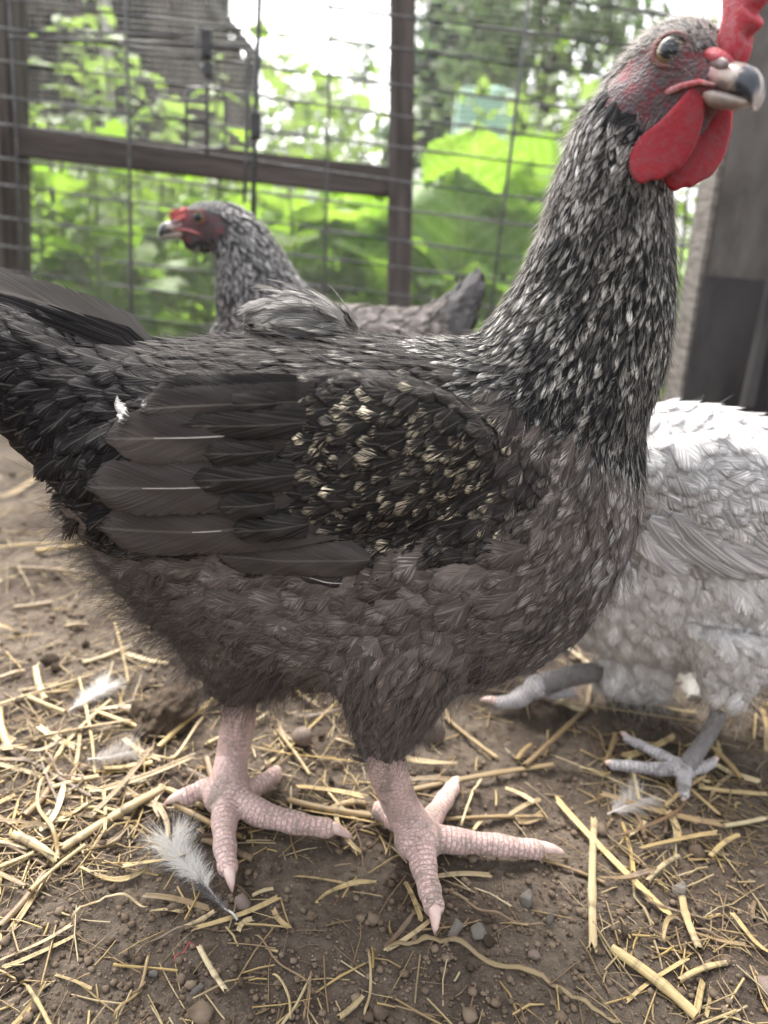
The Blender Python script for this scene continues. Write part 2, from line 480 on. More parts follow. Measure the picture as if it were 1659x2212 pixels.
rod = wire('hinge_rod', [stretch(p, q, .75), stretch(p, q, .005)], .0031, M_BLACK)
c = at(553, 272, YP - .008)
m = MB(); m.box((0, 0, 0), (.0125, .012, .030)); o = put('clip', bevel_mesh(m.mesh('clip', M_BLACK, False), .003), rod, loc=c)
def P(u, v, dy=0.0): return at(u, v, YP - .006 - dy)
door = wire('door_frame', [P(20, 80), P(120, 86), P(300, 92), P(480, 99), P(522, 103), P(533, 113), P(536, 130), P(534, 250), P(531, 340), P(527, 440)], .0021)
wire('door_wire', [P(20, 66), P(150, 70), P(300, 74), P(420, 78)], .0015, parent=door)
lat = wire('latch', [P(447, 60, .006), P(447, 200, .006), P(446, 340, .006)], .0023, M_WIRE, door)
def sub(name, c, r=.0018):
    wire(name, [P(u, v, .01) for u, v in c], r, M_WIRE, door)
sub('latch_loop', [(447, 222), (380, 217), (345, 209), (331, 213), (325, 230), (331, 247), (348, 254), (400, 258), (447, 262)])
sub('latch_guide', [(402, 312), (402, 205), (406, 193), (418, 190), (470, 192), (482, 196), (486, 208), (486, 300), (482, 318), (470, 322), (405, 318)])
sub('latch_guide', [(425, 58), (425, 138), (434, 148), (446, 148)])
m = MB(); m.box((0, 0, 0), (.010, .010, .016)); put('latch_block', bevel_mesh(m.mesh('latch_block', M_BLACK, False), .002), door, loc=P(450, 150, .01))
put('clip', rod.children[0].data, door, loc=P(447, 95, .008))

# ------------------------------------------------------------------ coop side board on the right
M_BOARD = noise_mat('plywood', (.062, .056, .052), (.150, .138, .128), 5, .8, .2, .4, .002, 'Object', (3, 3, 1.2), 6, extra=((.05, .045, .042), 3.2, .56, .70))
M_BOARD_SHADE = noise_mat('shaded_plywood', (.028, .0265, .0265), (.062, .058, .057), 5, .75, .25, .4, .002, 'Object', (3, 3, 1.0), 6)  # darker copy of the plywood; shade low on the wall put into its colour
M_EDGE_LIT = noise_mat('sky_lit_edge', (.13, .115, .10), (.24, .22, .20), 40, .85, .2, .6, .002, 'Object', (1, 1, 6), 5)  # paler than the boards: sky light on the end face is in this colour
coop = thing('coop_wall', 'grey plywood coop wall with an edge coloured sky lit standing behind the grey hen', 'coop wall')
e0, e1 = at(1583, 240, YB), at(1487, 800, YB)
thick = .044
def slab(name, za, zb, mat, off=0.0, x2=.62):
    a, b = stretch(e0, e1, za), stretch(e0, e1, zb)
    m = MB(); vs = []
    for p in (a, b):
        vs += [(p.x + off + .002, YB + off, p.z), (x2, YB + off - .05, p.z), (x2, YB + thick - .06, p.z), (p.x + off + .002, YB + thick - .002, p.z)]
    m.add(vs, [(3, 2, 1, 0), (4, 5, 6, 7), (0, 1, 5, 4), (1, 2, 6, 5), (2, 3, 7, 6), (3, 0, 4, 7)])
    return put(name, bevel_mesh(m.mesh(name, mat, False), .0015), coop)
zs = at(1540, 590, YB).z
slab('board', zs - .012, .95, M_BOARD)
slab('board', -.02, zs - .002, M_BOARD_SHADE, -.0025)
m = MB(); a, b = stretch(e0, e1, -.02), stretch(e0, e1, .95); vs = []
for p in (a, b): vs += [(p.x - .004, YB + .003, p.z), (p.x + .0018, YB + .003, p.z), (p.x + .0018, YB + thick, p.z), (p.x - .004, YB + thick, p.z)]
m.add(vs, [(3, 2, 1, 0), (4, 5, 6, 7), (0, 1, 5, 4), (1, 2, 6, 5), (2, 3, 7, 6), (3, 0, 4, 7)])
put('edge_strip', bevel_mesh(m.mesh('edge_strip', M_EDGE_LIT, False), .001), coop)
beam('batten', at(1612, 880, YB - .055) , at(1680, 560, YB - .055), .010, .012, M_BOARD_SHADE, coop)
beam('batten', at(1700, 980, YB - .06) , at(1730, 100, YB - .06), .03, .02, M_BOARD_SHADE, coop)

# ------------------------------------------------------------------ greenery beyond the fence
def leaf_mat(name, c0, c1, trans=.5, rough=.45, veins=0.0):
    g = NT(name)
    oi = g.n('ShaderNodeObjectInfo').outputs['Random']
    at_ = g.attr('lrnd').outputs['Fac']
    tc = g.n('ShaderNodeTexCoord').outputs['Object']
    n = g.noise(tc, 6, 3, .6)
    f = g.math('FRACT', g.math('ADD', oi, at_))
    col = g.mix(f, c0, c1)
    col = g.mix(g.ramp(n, .3, .7), col, g.mix(.35, col, (.02, .06, .01)))
    sp = g.n('ShaderNodeSeparateXYZ', ins={0: tc}); ax = g.math('ABSOLUTE', sp.outputs[0])
    vn = g.math('PINGPONG', g.math('SUBTRACT', sp.outputs[1], g.math('MULTIPLY', ax, .8)), .075)
    vein = g.math('MAXIMUM', g.ramp(vn, .004, .016, 1.0, 0.0), g.ramp(ax, .006, .022, 1.0, 0.0))
    col = g.mix(g.math('MULTIPLY', vein, veins), col, (.36, .46, .16))
    bs = g.bsdf(col, rough, .4)
    tr = g.n('ShaderNodeBsdfTranslucent', ins={0: g.mix(.25, col, (col_t[0], col_t[1], col_t[2]))})
    return g.end(g.shader_mix(trans, bs, tr.outputs[0]))
col_t = (.30, .42, .03)
M_LEAF = leaf_mat('leaf', (.15, .32, .02), (.28, .45, .05), .65)
M_BIG = leaf_mat('big_leaf', (.12, .29, .016), (.20, .37, .03), .60, veins=.55)
M_NETTLE = leaf_mat('nettle_leaf', (.13, .23, .05), (.24, .34, .10), .55)
col_t = (.10, .16, .06)
M_TREE = leaf_mat('tree_leaf', (.11, .18, .08), (.20, .28, .12), .5)
M_CONIFER = leaf_mat('conifer_leaf', (.085, .13, .10), (.12, .18, .13), .4)
M_STEM = noise_mat('stem', (.10, .15, .04), (.16, .2, .07), 30)
M_BARK = noise_mat('bark', (.05, .04, .032), (.11, .09, .07), 8, .9, .1, .6, .01, 'Object', (4, 4, 1))

def leaf_verts(kind, seed, nu=5, nv=8):
    r = np.random.default_rng(seed)
    vs = []
    for j in range(nv):
        v = j / (nv - 1)
        if kind == 'heart': wv = .62 * math.sin(math.pi * min(1, v * .93 + .07) ** .62) * (1.05 - .25 * v)
        elif kind == 'big': wv = .60 * (math.sin(math.pi * min(1, v * .88 + .12) ** .75)) ** .75
        else: wv = .24 * math.sin(math.pi * (v * .96 + .04) ** .65)
        wv *= 1 + (.10 if kind != 'big' else .05) * r.uniform(-1, 1) + (.10 * math.sin(12 * v + seed * 2) if kind == 'big' else 0)
        if j == nv - 1: wv *= .15
        for i in range(nu):
            u = -1 + 2 * i / (nu - 1)
            back = -.14 * abs(u) ** 2 * (1 - v) if kind != 'nettle' else 0
            z = .22 * abs(u) * wv - .28 * v * v + (.05 if kind != 'big' else .075) * math.sin(9 * v + 5 * u + seed)
            vs.append((wv * u, v + back, z))
    fs = [(j * nu + i, j * nu + i + 1, (j + 1) * nu + i + 1, (j + 1) * nu + i) for j in range(nv - 1) for i in range(nu - 1)]
    return np.array(vs), np.array(fs)
LV = {}
for kind, mat, n in (('heart', M_LEAF, 6), ('big', M_BIG, 4), ('nettle', M_NETTLE, 6)):
    LV[kind] = []
    for s in range(n):
        nu, nv = (5, 8) if kind != 'big' else (9, 12)
        v_, f_ = leaf_verts(kind, s + 1, nu, nv)
        me = mesh('leaf', v_, f_, mat); pattr(me, 'lrnd', 'FLOAT', np.full(len(v_), s * .13))
        LV[kind].append(me)
def leaf_rot(az, tilt, roll=0.0):
    return (Matrix.Rotation(az, 4, 'Z') @ Matrix.Rotation(-tilt, 4, 'X') @ Matrix.Rotation(roll, 4, 'Y'))
R = random.Random(5)
def plant(name, label, cat, x, y, h, kind, nleaf, size, group, lean=0.1):
    t = thing(name, label, cat, (x, y, 0), group)
    lx, ly = R.uniform(-lean, lean) * h, R.uniform(-lean, lean) * h
    pts = [Vector((lx * k * k, ly * k * k, h * k)) for k in (0, .3, .6, .85, 1)]
    m = MB(); m.tube(pts, [.004, .0036, .003, .0024, .001], 6); put('stem', m.mesh('stem', M_STEM), t)
    for i in range(nleaf):
        k = (.12 + .88 * (i + R.random()) / nleaf)
        p = Vector((lx * k * k, ly * k * k, h * k))
        s = size * R.uniform(.65, 1.2) * (1.15 - .45 * k)
        az = i * 2.4 + R.uniform(-.5, .5) if kind != 'nettle' else (i % 2) * math.pi + (i // 2) * 1.57 + R.uniform(-.3, .3)
        off = Vector((-math.sin(az), math.cos(az), .35)) * s * (.35 if kind != 'nettle' else .08)
        o = put('leaf', LV[kind][R.randrange(len(LV[kind]))], t)
        o.matrix_local = Matrix.Translation(p + off) @ leaf_rot(az, R.uniform(-.5, .45), R.uniform(-.35, .35)) @ Matrix.Scale(s, 4)
    return t
# bindweed-like leafy plants, left of the middle post
for i in range(13):
    u = 30 + 62 * i + R.uniform(-18, 18); Y_ = R.uniform(1.22, 1.55)
    x = at(u, 500, Y_).x
    where = 'beside the left fence post' if u < 250 else 'behind the head of the speckled hen' if u < 540 else 'between the hinge rod and the middle post'
    plant('leafy_plant', 'bright green broad leaved plant beyond the mesh ' + where, 'plant', x, Y_, R.uniform(.26, .46), 'heart', 14, .080, 'broad leaved plants beyond the mesh')
# tall nettles at the left, up to the barn
for i in range(17):
    u = -20 + 33 * i + R.uniform(-16, 16); Y_ = R.uniform(1.5, 2.1)
    x = at(u, 300, Y_).x
    where = 'near the left post' if u < 150 else 'before the middle of the barn wall' if u < 340 else 'at the right corner of the barn'
    plant('nettle', 'tall pale green nettle with toothed leaves ' + where, 'nettle', x, Y_, R.uniform(.54, .70) + (.08 if 4 <= i <= 8 else 0), 'nettle', 26, .085, 'tall nettles by the barn')
# big leaves to the right
def big_leaf_plant(label, x, y, leaves):
    t = thing('burdock_plant', label, 'plant', (x, y, 0))
    for (u, v, Y_, s, az, tilt, roll) in leaves:
        c = at(u, v, Y_) - Vector((x, y, 0))
        M = leaf_rot(az, tilt, roll)
        base = c - (M @ Vector((0, .5, 0))) * s
        st = MB(); st.tube([Vector((0, 0, 0)), base * .5 + Vector((0, 0, .05)), base], [.009, .007, .004], 7)
        put('stem', st.mesh('stem', M_STEM), t)
        o = put('leaf', LV['big'][R.randrange(4)], t); o.matrix_local = Matrix.Translation(base) @ M @ Matrix.Scale(s, 4)
    return t
p0 = at(1020, 560, 1.45)
big_leaf_plant('giant bright green leaves of a burdock like plant right of the middle post', p0.x, 1.45, [
    (1030, 350, 1.50, .20, 2.9, -.9, .1), (1000, 460, 1.36, .19, .3, -1.25, -.2), (1080, 500, 1.44, .20, 3.4, -1.0, .2),
    (925, 540, 1.33, .12, 1.2, -.8, .1), (1130, 420, 1.48, .15, 4.2, -.9, 0), (960, 620, 1.30, .13, 2.5, -.6, .1), (1150, 330, 1.56, .13, 1.5, -.7, .3), (930, 400, 1.52, .12, 5.0, -.5, .3), (1060, 600, 1.32, .13, .9, -.5, .2)])
p0 = at(740, 560, 1.4)
big_leaf_plant('giant bright green leaves of a burdock like plant left of the middle post', p0.x, 1.4, [
    (760, 480, 1.42, .20, 3.0, -1.0, .1), (640, 500, 1.36, .17, 3.8, -.9, .2), (800, 580, 1.34, .17, 2.4, -.9, 0),
    (680, 610, 1.30, .15, 3.2, -.8, .1), (590, 420, 1.46, .14, 2.0, -.9, .1), (800, 430, 1.48, .13, 4.0, -.8, 0), (700, 420, 1.50, .13, 5.2, -.6, .2), (610, 600, 1.30, .13, .6, -.6, .2), (740, 640, 1.28, .12, 4.6, -.4, .1)])

def leaf_cloud(name, pts, size, mat, parent=None, kind=None, seed=0, flat=.6):
    r = np.random.default_rng(seed); n = len(pts)
    az = r.uniform(0, 2 * np.pi, n); ti = r.normal(0, flat, n)
    s = size * r.uniform(.5, 1.3, n)
    d = np.stack([np.cos(az) * np.cos(ti), np.sin(az) * np.cos(ti), np.sin(ti)], 1)
    side = np.stack([-np.sin(az), np.cos(az), r.normal(0, .5, n)], 1); side /= np.linalg.norm(side, axis=1)[:, None]
    up = np.cross(d, side)
    T = np.array([(0, 0, 0), (.35, .30, .08), (.35, -.30, .08), (.75, .2, .0), (.75, -.2, .0), (1, 0, -.12)])
    V = pts[:, None, :] + s[:, None, None] * (T[None, :, 0:1] * d[:, None] + T[None, :, 1:2] * side[:, None] + T[None, :, 2:3] * up[:, None])
    F = np.array([(0, 1, 2), (1, 3, 2), (2, 3, 4), (3, 5, 4)])
    Fa = (np.arange(n)[:, None, None] * 6 + F[None]).reshape(-1, 3)
    me = mesh(name, V.reshape(-1, 3), Fa, mat); pattr(me, 'lrnd', 'FLOAT', np.repeat(r.random(n), 6))
    return put(name, me, parent, kind=kind)
r = np.random.default_rng(3)
n = 6500
yy = 1.5 + 4.2 * r.random(n) ** 1.6; xx = (r.random(n) - .5) * 2 * (yy * .62 + .1)
hmax = .32 + .10 * (yy - 1.5) + .16 * fbm(xx * 1.3, yy * 1.3, 0, 3, 2)
zz = hmax * r.random(n) ** .6
und = leaf_cloud('undergrowth', np.stack([xx, yy, zz], 1), .085, M_LEAF, kind='stuff', seed=4)
tag(und, 'mass of bright green leafy undergrowth beyond the run', 'undergrowth', kind='stuff')
# taller pale weeds in the middle distance
n = 7500
yy = 2.6 + 3.0 * r.random(n); xx = (r.random(n) - .5) * 2 * (yy * .62 + .1)
clump = fbm(xx * 1.6, yy * .8, 0, 3, 8)
keep = clump > -.12; xx, yy, clump = xx[keep], yy[keep], clump[keep]
uu = 829 + FPX * xx / yy
hm = np.where(uu < 520, .42, np.where(uu < 860, .98, 1.0)) * (.75 + .6 * clump) * yy / 3.2
zz = .2 + hm * r.random(len(xx)) ** .7
wd = leaf_cloud('tall_weeds', np.stack([xx, yy, zz], 1), .09, M_NETTLE, kind='stuff', seed=6)
tag(wd, 'blurred band of tall pale green weeds behind the broad leaves', 'weeds', kind='stuff')

def tree(name, label, x, y, h, crown_r, crown_h, nleaf, lsize, mat, seed, conifer=False, tk=1.0):
    t = thing(name, label, 'tree', (x, y, 0)); r = np.random.default_rng(seed)
    m = MB(); m.tube([(0, 0, -.05), (.02 * h, 0, h * .45), (0, .02, h * .9)], [h * .03 * tk, h * .022 * tk, h * .006 * tk], 9); 
    nb = 9; ends = []
    for i in range(nb):
        a = i * 2.4 + r.uniform(-.3, .3); z0 = h * r.uniform(.3, .8)
        e = np.array([math.cos(a) * crown_r * r.uniform(.5, .95), math.sin(a) * crown_r * r.uniform(.5, .95), z0 + crown_h * r.uniform(.0, .3)])
        m.tube([(0, 0, z0), (e[0] * .5, e[1] * .5, (z0 + e[2]) / 2 + .05 * h), tuple(e)], [h * .012 * tk, h * .007 * tk, h * .003 * tk], 6); ends.append(e)
    put('trunk', m.mesh('trunk', M_BARK), t)
    pts = []
    nc = 34
    for i in range(nc):
        if conifer:
            k = r.random() ** .8; rr = crown_r * (1 - k) * r.uniform(.3, 1); a = r.uniform(0, 6.283)
            c = np.array([math.cos(a) * rr, math.sin(a) * rr, h - crown_h + crown_h * k]); sg = crown_r * .16
        else:
            d = r.normal(size=3); d /= np.linalg.norm(d); rr = r.random() ** .4
            c = d * rr * np.array([crown_r, crown_r, crown_h / 2]) + np.array([0, 0, h - crown_h / 2]); sg = crown_r * .17
        pts.append(c + r.normal(size=(nleaf // nc, 3)) * sg * np.array([1, 1, .7]))
    put('crown', leaf_cloud('crown', np.concatenate(pts), lsize, mat, None, None, seed).data, t, kind='stuff')
    for o in list(C.objects):
        if o.name.startswith('crown') and o.parent is None: bpy.data.objects.remove(o)
    return t
def txy(u, v, Y_): p = at(u, v, Y_); return p.x, p.z
x, z = txy(1010, 30, 7.5); tree('conifer', 'dark blue green conifer rising behind the mint green tank', x, 7.5, z + .35, .85, 2.0, 5200, .17, M_CONIFER, 21, True)
x, z = txy(1230, -160, 6.0); tree('leafy_tree', 'light leafy tree with sky showing through behind the large hen head', x, 6.0, z + .2, 1.0, 3.0, 3000, .12, M_TREE, 22)
x, z = txy(1080, -120, 9.5); tree('leafy_tree', 'leafy tree with many small gaps above the conifer', x, 9.5, z + .3, .95, 2.6, 2600, .15, M_TREE, 25)
x, z = txy(790, 40, 6.5); tree('slender_tree', 'thin pale young tree standing just left of the middle post', x, 6.5, z, .16, 1.7, 260, .08, M_TREE, 23, tk=.3)
x, z = txy(640, 150, 8.0); tree('slender_tree', 'low pale young tree against the white sky right of the hinge rod', x, 8.0, z, .45, 1.4, 760, .10, M_TREE, 24, tk=.3)

# mint green water tank
M_TANK = noise_mat('mint_plastic', (.36, .58, .50), (.46, .66, .58), 4, .5, .4, .1)
c0, c1, c2 = at(985, 275, 4.2), at(1108, 275, 4.2), at(1050, 186, 4.2)
tank = thing('water_tank', 'pale mint green plastic tank standing among the weeds', 'tank', ((c0.x + c1.x) / 2, 4.4, 0))
m = MB(); hw = (c1.x - c0.x) / 2; m.box((0, 0, c2.z / 2), (2 * hw, .36, c2.z)); put('body', bevel_mesh(m.mesh('body', M_TANK, False), .03, 3), tank)
m = MB(); m.tube([(hw * .3, 0, c2.z - .002), (hw * .3, 0, c2.z + .035)], [.06, .055], 14); put('cap', m.mesh('cap', M_TANK), tank)
for k in (.35, .6, .85):
    m = MB(); m.box((0, -.181, c2.z * k), (2 * hw * .92, .012, .02)); put('rib', bevel_mesh(m.mesh('rib', M_TANK, False), .004), tank)

# dark timber barn
M_BARN = noise_mat('barn_board', (.045, .036, .036), (.10, .082, .078), 3, .85, .15, .5, .004, 'Object', (5, 5, .5), 6, rnd=.3)
M_INSIDE_SHADE = noise_mat('barn_inside_shade', (.012, .011, .012), (.022, .02, .02), 3)  # near-black: the shade inside the barn openings put into the colour
M_PALE = noise_mat('pale_post', (.42, .40, .36), (.58, .55, .5), 5)
M_ROOF = noise_mat('felt_roof', (.06, .055, .055), (.11, .10, .10), 12)
YBN = 4.6
barn = thing('barn', 'dark weathered timber barn with a sloping roof behind the nettles', 'barn', (at(200, 300, YBN).x, YBN, 0))
ox = barn.location.x
def bx(u, v): p = at(u, v, YBN); return p.x - ox, p.z
m = MB(); xa, _ = bx(-260, 0); xb, zt = bx(470, 20); m.box(((xa + xb) / 2, .25, .9), (xb - xa, .1, 1.8)); put('wall', m.mesh('wall', M_INSIDE_SHADE, False), barn)  # solid slab behind the boards, coloured as the shaded inside
for (ua, ub, sp) in ((200, 222, 0), (300, 350, 1), (354, 392, 1), (396, 433, 1), (432, 470, 1), (469, 507, 1), (506, 545, 1), (-240, -150, 1), (-145, -60, 1)):
    xa, _ = bx(ua, 100); xb, _ = bx(ub, 100)
    ztop = bx(ub, max(-60, -30 + (ub - 420) * 1.12))[1] if ub > 420 else 1.75
    m = MB(); m.box(((xa + xb) / 2, .16 - .03 * (sp == 0), ztop / 2), (xb - xa, .03, ztop))
    put('board' if sp else 'corner_post', bevel_mesh(m.mesh('board', M_BARN if sp else M_PALE, False), .004), barn)
for v in (15, 75, 130):
    xa, _ = bx(-60, 0); xb, z = bx(205, v); m = MB(); m.box(((xa + xb) / 2, .17, z), (xb - xa, .03, .045)); put('slat', m.mesh('slat', M_BARN, False), barn)
for u in (20, 62, 104, 150):
    xc, _ = bx(u, 60); m = MB(); m.box((xc, .14, .9), (.035, .02, 1.75)); put('slat', m.mesh('slat', M_BARN, False), barn)
qa, qb = bx(425, -20), bx(548, 130)
m = MB(); a, b = Vector((qa[0], .1, qa[1])), Vector((qb[0], .1, qb[1])); d = (b - a).normalized(); nn = Vector((-d.z, 0, d.x)); nn = nn if nn.z > 0 else -nn
m.add([a, b, b + nn * .05, a + nn * .05, a + Vector((0, 2, 0)), b + Vector((0, 2, 0)), b + nn * .05 + Vector((0, 2, 0)), a + nn * .05 + Vector((0, 2, 0))],
      [(0, 1, 2, 3), (7, 6, 5, 4), (0, 4, 5, 1), (1, 5, 6, 2), (2, 6, 7, 3), (3, 7, 4, 0)])
put('roof', m.mesh('roof', M_ROOF, False), barn)

# ================================================================== HENS
M_FEATHER = feather_mat()
M_BODY = body_mat()
M_COMB = skin_mat('comb_skin', (.35, .038, .052), (.36, .14, .155), .7, .25, 500)
M_WATTLE = skin_mat('wattle_skin', (.27, .024, .034), (.22, .065, .075), .7, .35, 300)
M_LOBE = skin_mat('lobe_skin', (.40, .09, .10), (.55, .46, .46), .7, .15, 700)
M_LID = skin_mat('eyelid_skin', (.15, .058, .055), (.15, .115, .105), .8, .1, 900)
def beak_mat():
    g = NT('beak_horn'); tc = g.n('ShaderNodeTexCoord').outputs['Object']
    a = g.attr('bk'); n = g.noise(tc, 240, 3, .6)
    sep = g.n('ShaderNodeSeparateXYZ', ins={0: a.outputs['Vector']})
    f, up, sd = sep.outputs                          # along, height, side
    ridge = g.ramp(g.math('ABSOLUTE', sd), .10, .38, 1.0, 0.0)
    dark = g.ramp(g.math('ADD', f, g.math('MULTIPLY', g.math('SUBTRACT', n, .5), .5)), .26, .46)
    dark = g.math('MULTIPLY', dark, g.ramp(f, .66, .86, 1.0, .12))
    dark = g.math('MULTIPLY', dark, g.math('SUBTRACT', 1.0, g.math('MULTIPLY', ridge, .85)))
    col = g.mix(g.math('MULTIPLY', dark, up), (.36, .305, .27), (.020, .024, .034))
    base_ = g.math('MULTIPLY', g.ramp(g.math('ADD', f, g.math('MULTIPLY', g.math('SUBTRACT', n, .5), .25)), .10, .30, 1.0, 0.0), .8)
    col = g.mix(base_, col, (.24, .085, .085))
    spot = g.ramp(g.noise(tc, 130, 2), .56, .63)
    col = g.mix(g.math('MULTIPLY', spot, .55), col, (.06, .06, .075))
    return g.end(g.bsdf(col, .32, .5, g.bump(n, .12, .0006), **{'Subsurface Weight': .1, 'Subsurface Radius': (.002, .001, .0008), 'Subsurface Scale': 1.0}))
M_BEAK = beak_mat()
def eye_mat(iris):
    g = NT('eye'); d = g.attr('ed').outputs['Fac']; a = g.attr('ea').outputs['Fac']
    n = g.noise(g.xyz(g.math('MULTIPLY', a, 9.0), g.math('MULTIPLY', d, 1.5), 0.0), 1.0, 3)
    ir = g.mix(n, iris, (iris[0] * .45, iris[1] * .42, iris[2] * .4))
    col = g.mix(g.ramp(d, .48, .53), (.006, .010, .014), ir)
    col = g.mix(g.ramp(d, .68, .80), col, (.09, .055, .035))
    return g.end(g.bsdf(col, .08, .3, None, **{'Coat Weight': .35, 'Coat Roughness': .02}))
M_EYE = eye_mat((.17, .125, .06))
M_CLAW = noise_mat('claw_horn', (.50, .34, .30), (.60, .46, .40), 200, .35, .45, .1, .0005)
M_LEG = leg_mat('pink_leg', (.60, .42, .385), (.52, .36, .32), (.24, .195, .165))
M_LEG_GREY = leg_mat('grey_leg', (.47, .44, .44), (.33, .305, .305), (.095, .085, .08), .75)
M_FLUFF_DARK = hair_mat('dark_down', (.035, .028, .025), (.10, .082, .072))
M_FLUFF_BROWN = hair_mat('brown_down', (.075, .062, .054), (.19, .165, .148))
M_FLUFF_GREY = hair_mat('grey_down', (.075, .068, .068), (.22, .20, .20))
M_FLUFF_PALE = hair_mat('pale_down', (.34, .30, .27), (.62, .59, .56))
M_FLUFF_WHITE = hair_mat('white_down', (.55, .53, .50), (.80, .78, .75))

def ell_ring(c, A, B, n=28, p=2.0):
    out = []
    for k in range(n):
        a = 2 * math.pi * k / n; ca, sa = math.cos(a), math.sin(a)
        out.append(c + A * (math.copysign(abs(ca) ** (2 / p), ca)) + B * (math.copysign(abs(sa) ** (2 / p), sa)))
    return out
def add_ellipsoid(mb, c, ax, n=20):
    rings = []
    for i in range(1, n):
        t = math.pi * i / n
        rings.append(ell_ring(c - ax[0] * math.cos(t), ax[1] * math.sin(t), ax[2] * math.sin(t), n))
    mb.loft(rings)
def flow_field(anchors):
    A = np.array([a[:2] for a in anchors], float); D = np.array([a[2:4] for a in anchors], float)
    D /= np.linalg.norm(D, axis=1)[:, None]
    def f(u, v):
        d2 = (u[:, None] - A[None, :, 0]) ** 2 + (v[:, None] - A[None, :, 1]) ** 2 + 400
        w_ = d2 ** -1.6
        r_ = w_ @ D
        return r_ / np.linalg.norm(r_, axis=1)[:, None]
    return f
def sample_surface(me, n, seed):
    r = np.random.default_rng(seed)
    me.calc_loop_triangles()
    V = mesh_np(me); T = np.array([t.vertices for t in me.loop_triangles])
    a, b, c = V[T[:, 0]], V[T[:, 1]], V[T[:, 2]]
    N = np.cross(b - a, c - a); ar = np.linalg.norm(N, axis=1)
    k = r.choice(len(T), n, p=ar / ar.sum())
    s1, s2 = np.sqrt(r.random(n)), r.random(n)
    P_ = a[k] * (1 - s1)[:, None] + b[k] * (s1 * (1 - s2))[:, None] + c[k] * (s1 * s2)[:, None]
    VN = np.empty(len(me.vertices) * 3, np.float32); me.vertices.foreach_get('normal', VN); VN = VN.reshape(-1, 3)
    nn = VN[T[k, 0]] * (1 - s1)[:, None] + VN[T[k, 1]] * (s1 * (1 - s2))[:, None] + VN[T[k, 2]] * (s1 * s2)[:, None]
    return P_, nn / np.maximum(np.linalg.norm(nn, axis=1), 1e-9)[:, None]
def thin(P_, rad):
    cell = {}; keep = np.zeros(len(P_), bool)
    h = max(rad.max(), 1e-4)
    for i, (p, r_) in enumerate(zip(P_.tolist(), rad.tolist())):
        k = (int(p[0] // h), int(p[1] // h), int(p[2] // h)); ok = True
        for a in (-1, 0, 1):
            for b in (-1, 0, 1):
                for c in (-1, 0, 1):
                    for q in cell.get((k[0] + a, k[1] + b, k[2] + c), ()):
                        if (q[0] - p[0]) ** 2 + (q[1] - p[1]) ** 2 + (q[2] - p[2]) ** 2 < r_ * r_: ok = False; break
                    if not ok: break
                if not ok: break
            if not ok: break
        if ok: keep[i] = True; cell.setdefault(k, []).append(p)
    return keep
SHAPES = {0: lambda v: np.minimum(1, (v / .22)) ** .6 * np.sqrt(np.clip(1 - np.clip((v - .60) / .40, 0, 1) ** 2.2, 0, 1)),      # round
          1: lambda v: np.minimum(1, (v / .20)) ** .6 * (1 - np.clip(v - .35, 0, 1) / .66) ** .62}                               # pointed
def build_feathers(bvh, F, nl=8, na=5, seed=0):
    """F: dict of per-feather arrays P,n,d,L,W,base(4),tip(4),lift,shape,off. Returns V,Faces,fuv,base,tip."""
    n = len(F['P']); r = np.random.default_rng(seed)
    nrm = F['n']; d = F['d'] - (F['d'] * nrm).sum(1)[:, None] * nrm
    d /= np.maximum(np.linalg.norm(d, axis=1), 1e-9)[:, None]
    s = np.cross(nrm, d)
    vv = np.linspace(0, 1, nl); uu = np.linspace(-1, 1, na)
    wv = np.stack([np.clip(SHAPES[k](vv), .06, 1) for k in (0, 1)])[F['shape']]                 # n x nl
    L, W = F['L'][:, None, None], F['W'][:, None, None]
    curve = r.normal(0, .07, n)[:, None, None]
    U = np.broadcast_to(uu[None, None, :], (n, nl, na)); Vv = np.broadcast_to(vv[None, :, None], (n, nl, na))
    a_ = L * (Vv - .5) - L * .10 * np.abs(U) ** 2 * Vv
    b_ = W * .5 * wv[:, :, None] * U + curve * L * Vv ** 2
    p = F['P'][:, None, None, :] + a_[..., None] * d[:, None, None, :] + b_[..., None] * s[:, None, None, :]
    off = F['off'][:, None, None] + F['lift'][:, None, None] * L * Vv ** 1.5 + W * .05 * (1 - U ** 2) * np.minimum(1, 2 * Vv) - W * .03 * U ** 2
    off = off + W * .03 * np.sin(Vv * 9 + r.uniform(0, 6, n)[:, None, None]) * np.abs(U)
    pl = p.reshape(-1, 3); q = np.empty_like(pl); nn = np.empty_like(pl)
    base_n = np.repeat(nrm, nl * na, axis=0)
    for i in range(len(pl)):
        loc, no, _, _ = bvh.find_nearest(pl[i])
        q[i] = loc; nn[i] = no
    bad = (nn * base_n).sum(1) < .1
    nn[bad] = base_n[bad]; q[bad] = pl[bad]
    V = q + nn * off.reshape(-1, 1)
    k = (np.arange(nl - 1)[:, None] * na + np.arange(na - 1)[None]).ravel()
    fc = np.stack([k, k + 1, k + na + 1, k + na], 1)
    Fa = (np.arange(n)[:, None, None] * nl * na + fc[None]).reshape(-1, 4)
    rr = np.broadcast_to(r.random(n)[:, None, None], (n, nl, na))
    fuv = np.stack([U, Vv, rr], -1).reshape(-1, 3)
    return V, Fa, fuv, np.repeat(F['base'], nl * na, 0), np.repeat(F['tip'], nl * na, 0), nl * na
def feather_mesh(name, V, Fa, fuv, base, tip):
    me = mesh(name, V, Fa, M_FEATHER)
    pattr(me, 'fuv', 'FLOAT_VECTOR', fuv); pattr(me, 'base', 'FLOAT_COLOR', base); pattr(me, 'tip', 'FLOAT_COLOR', tip)
    return me
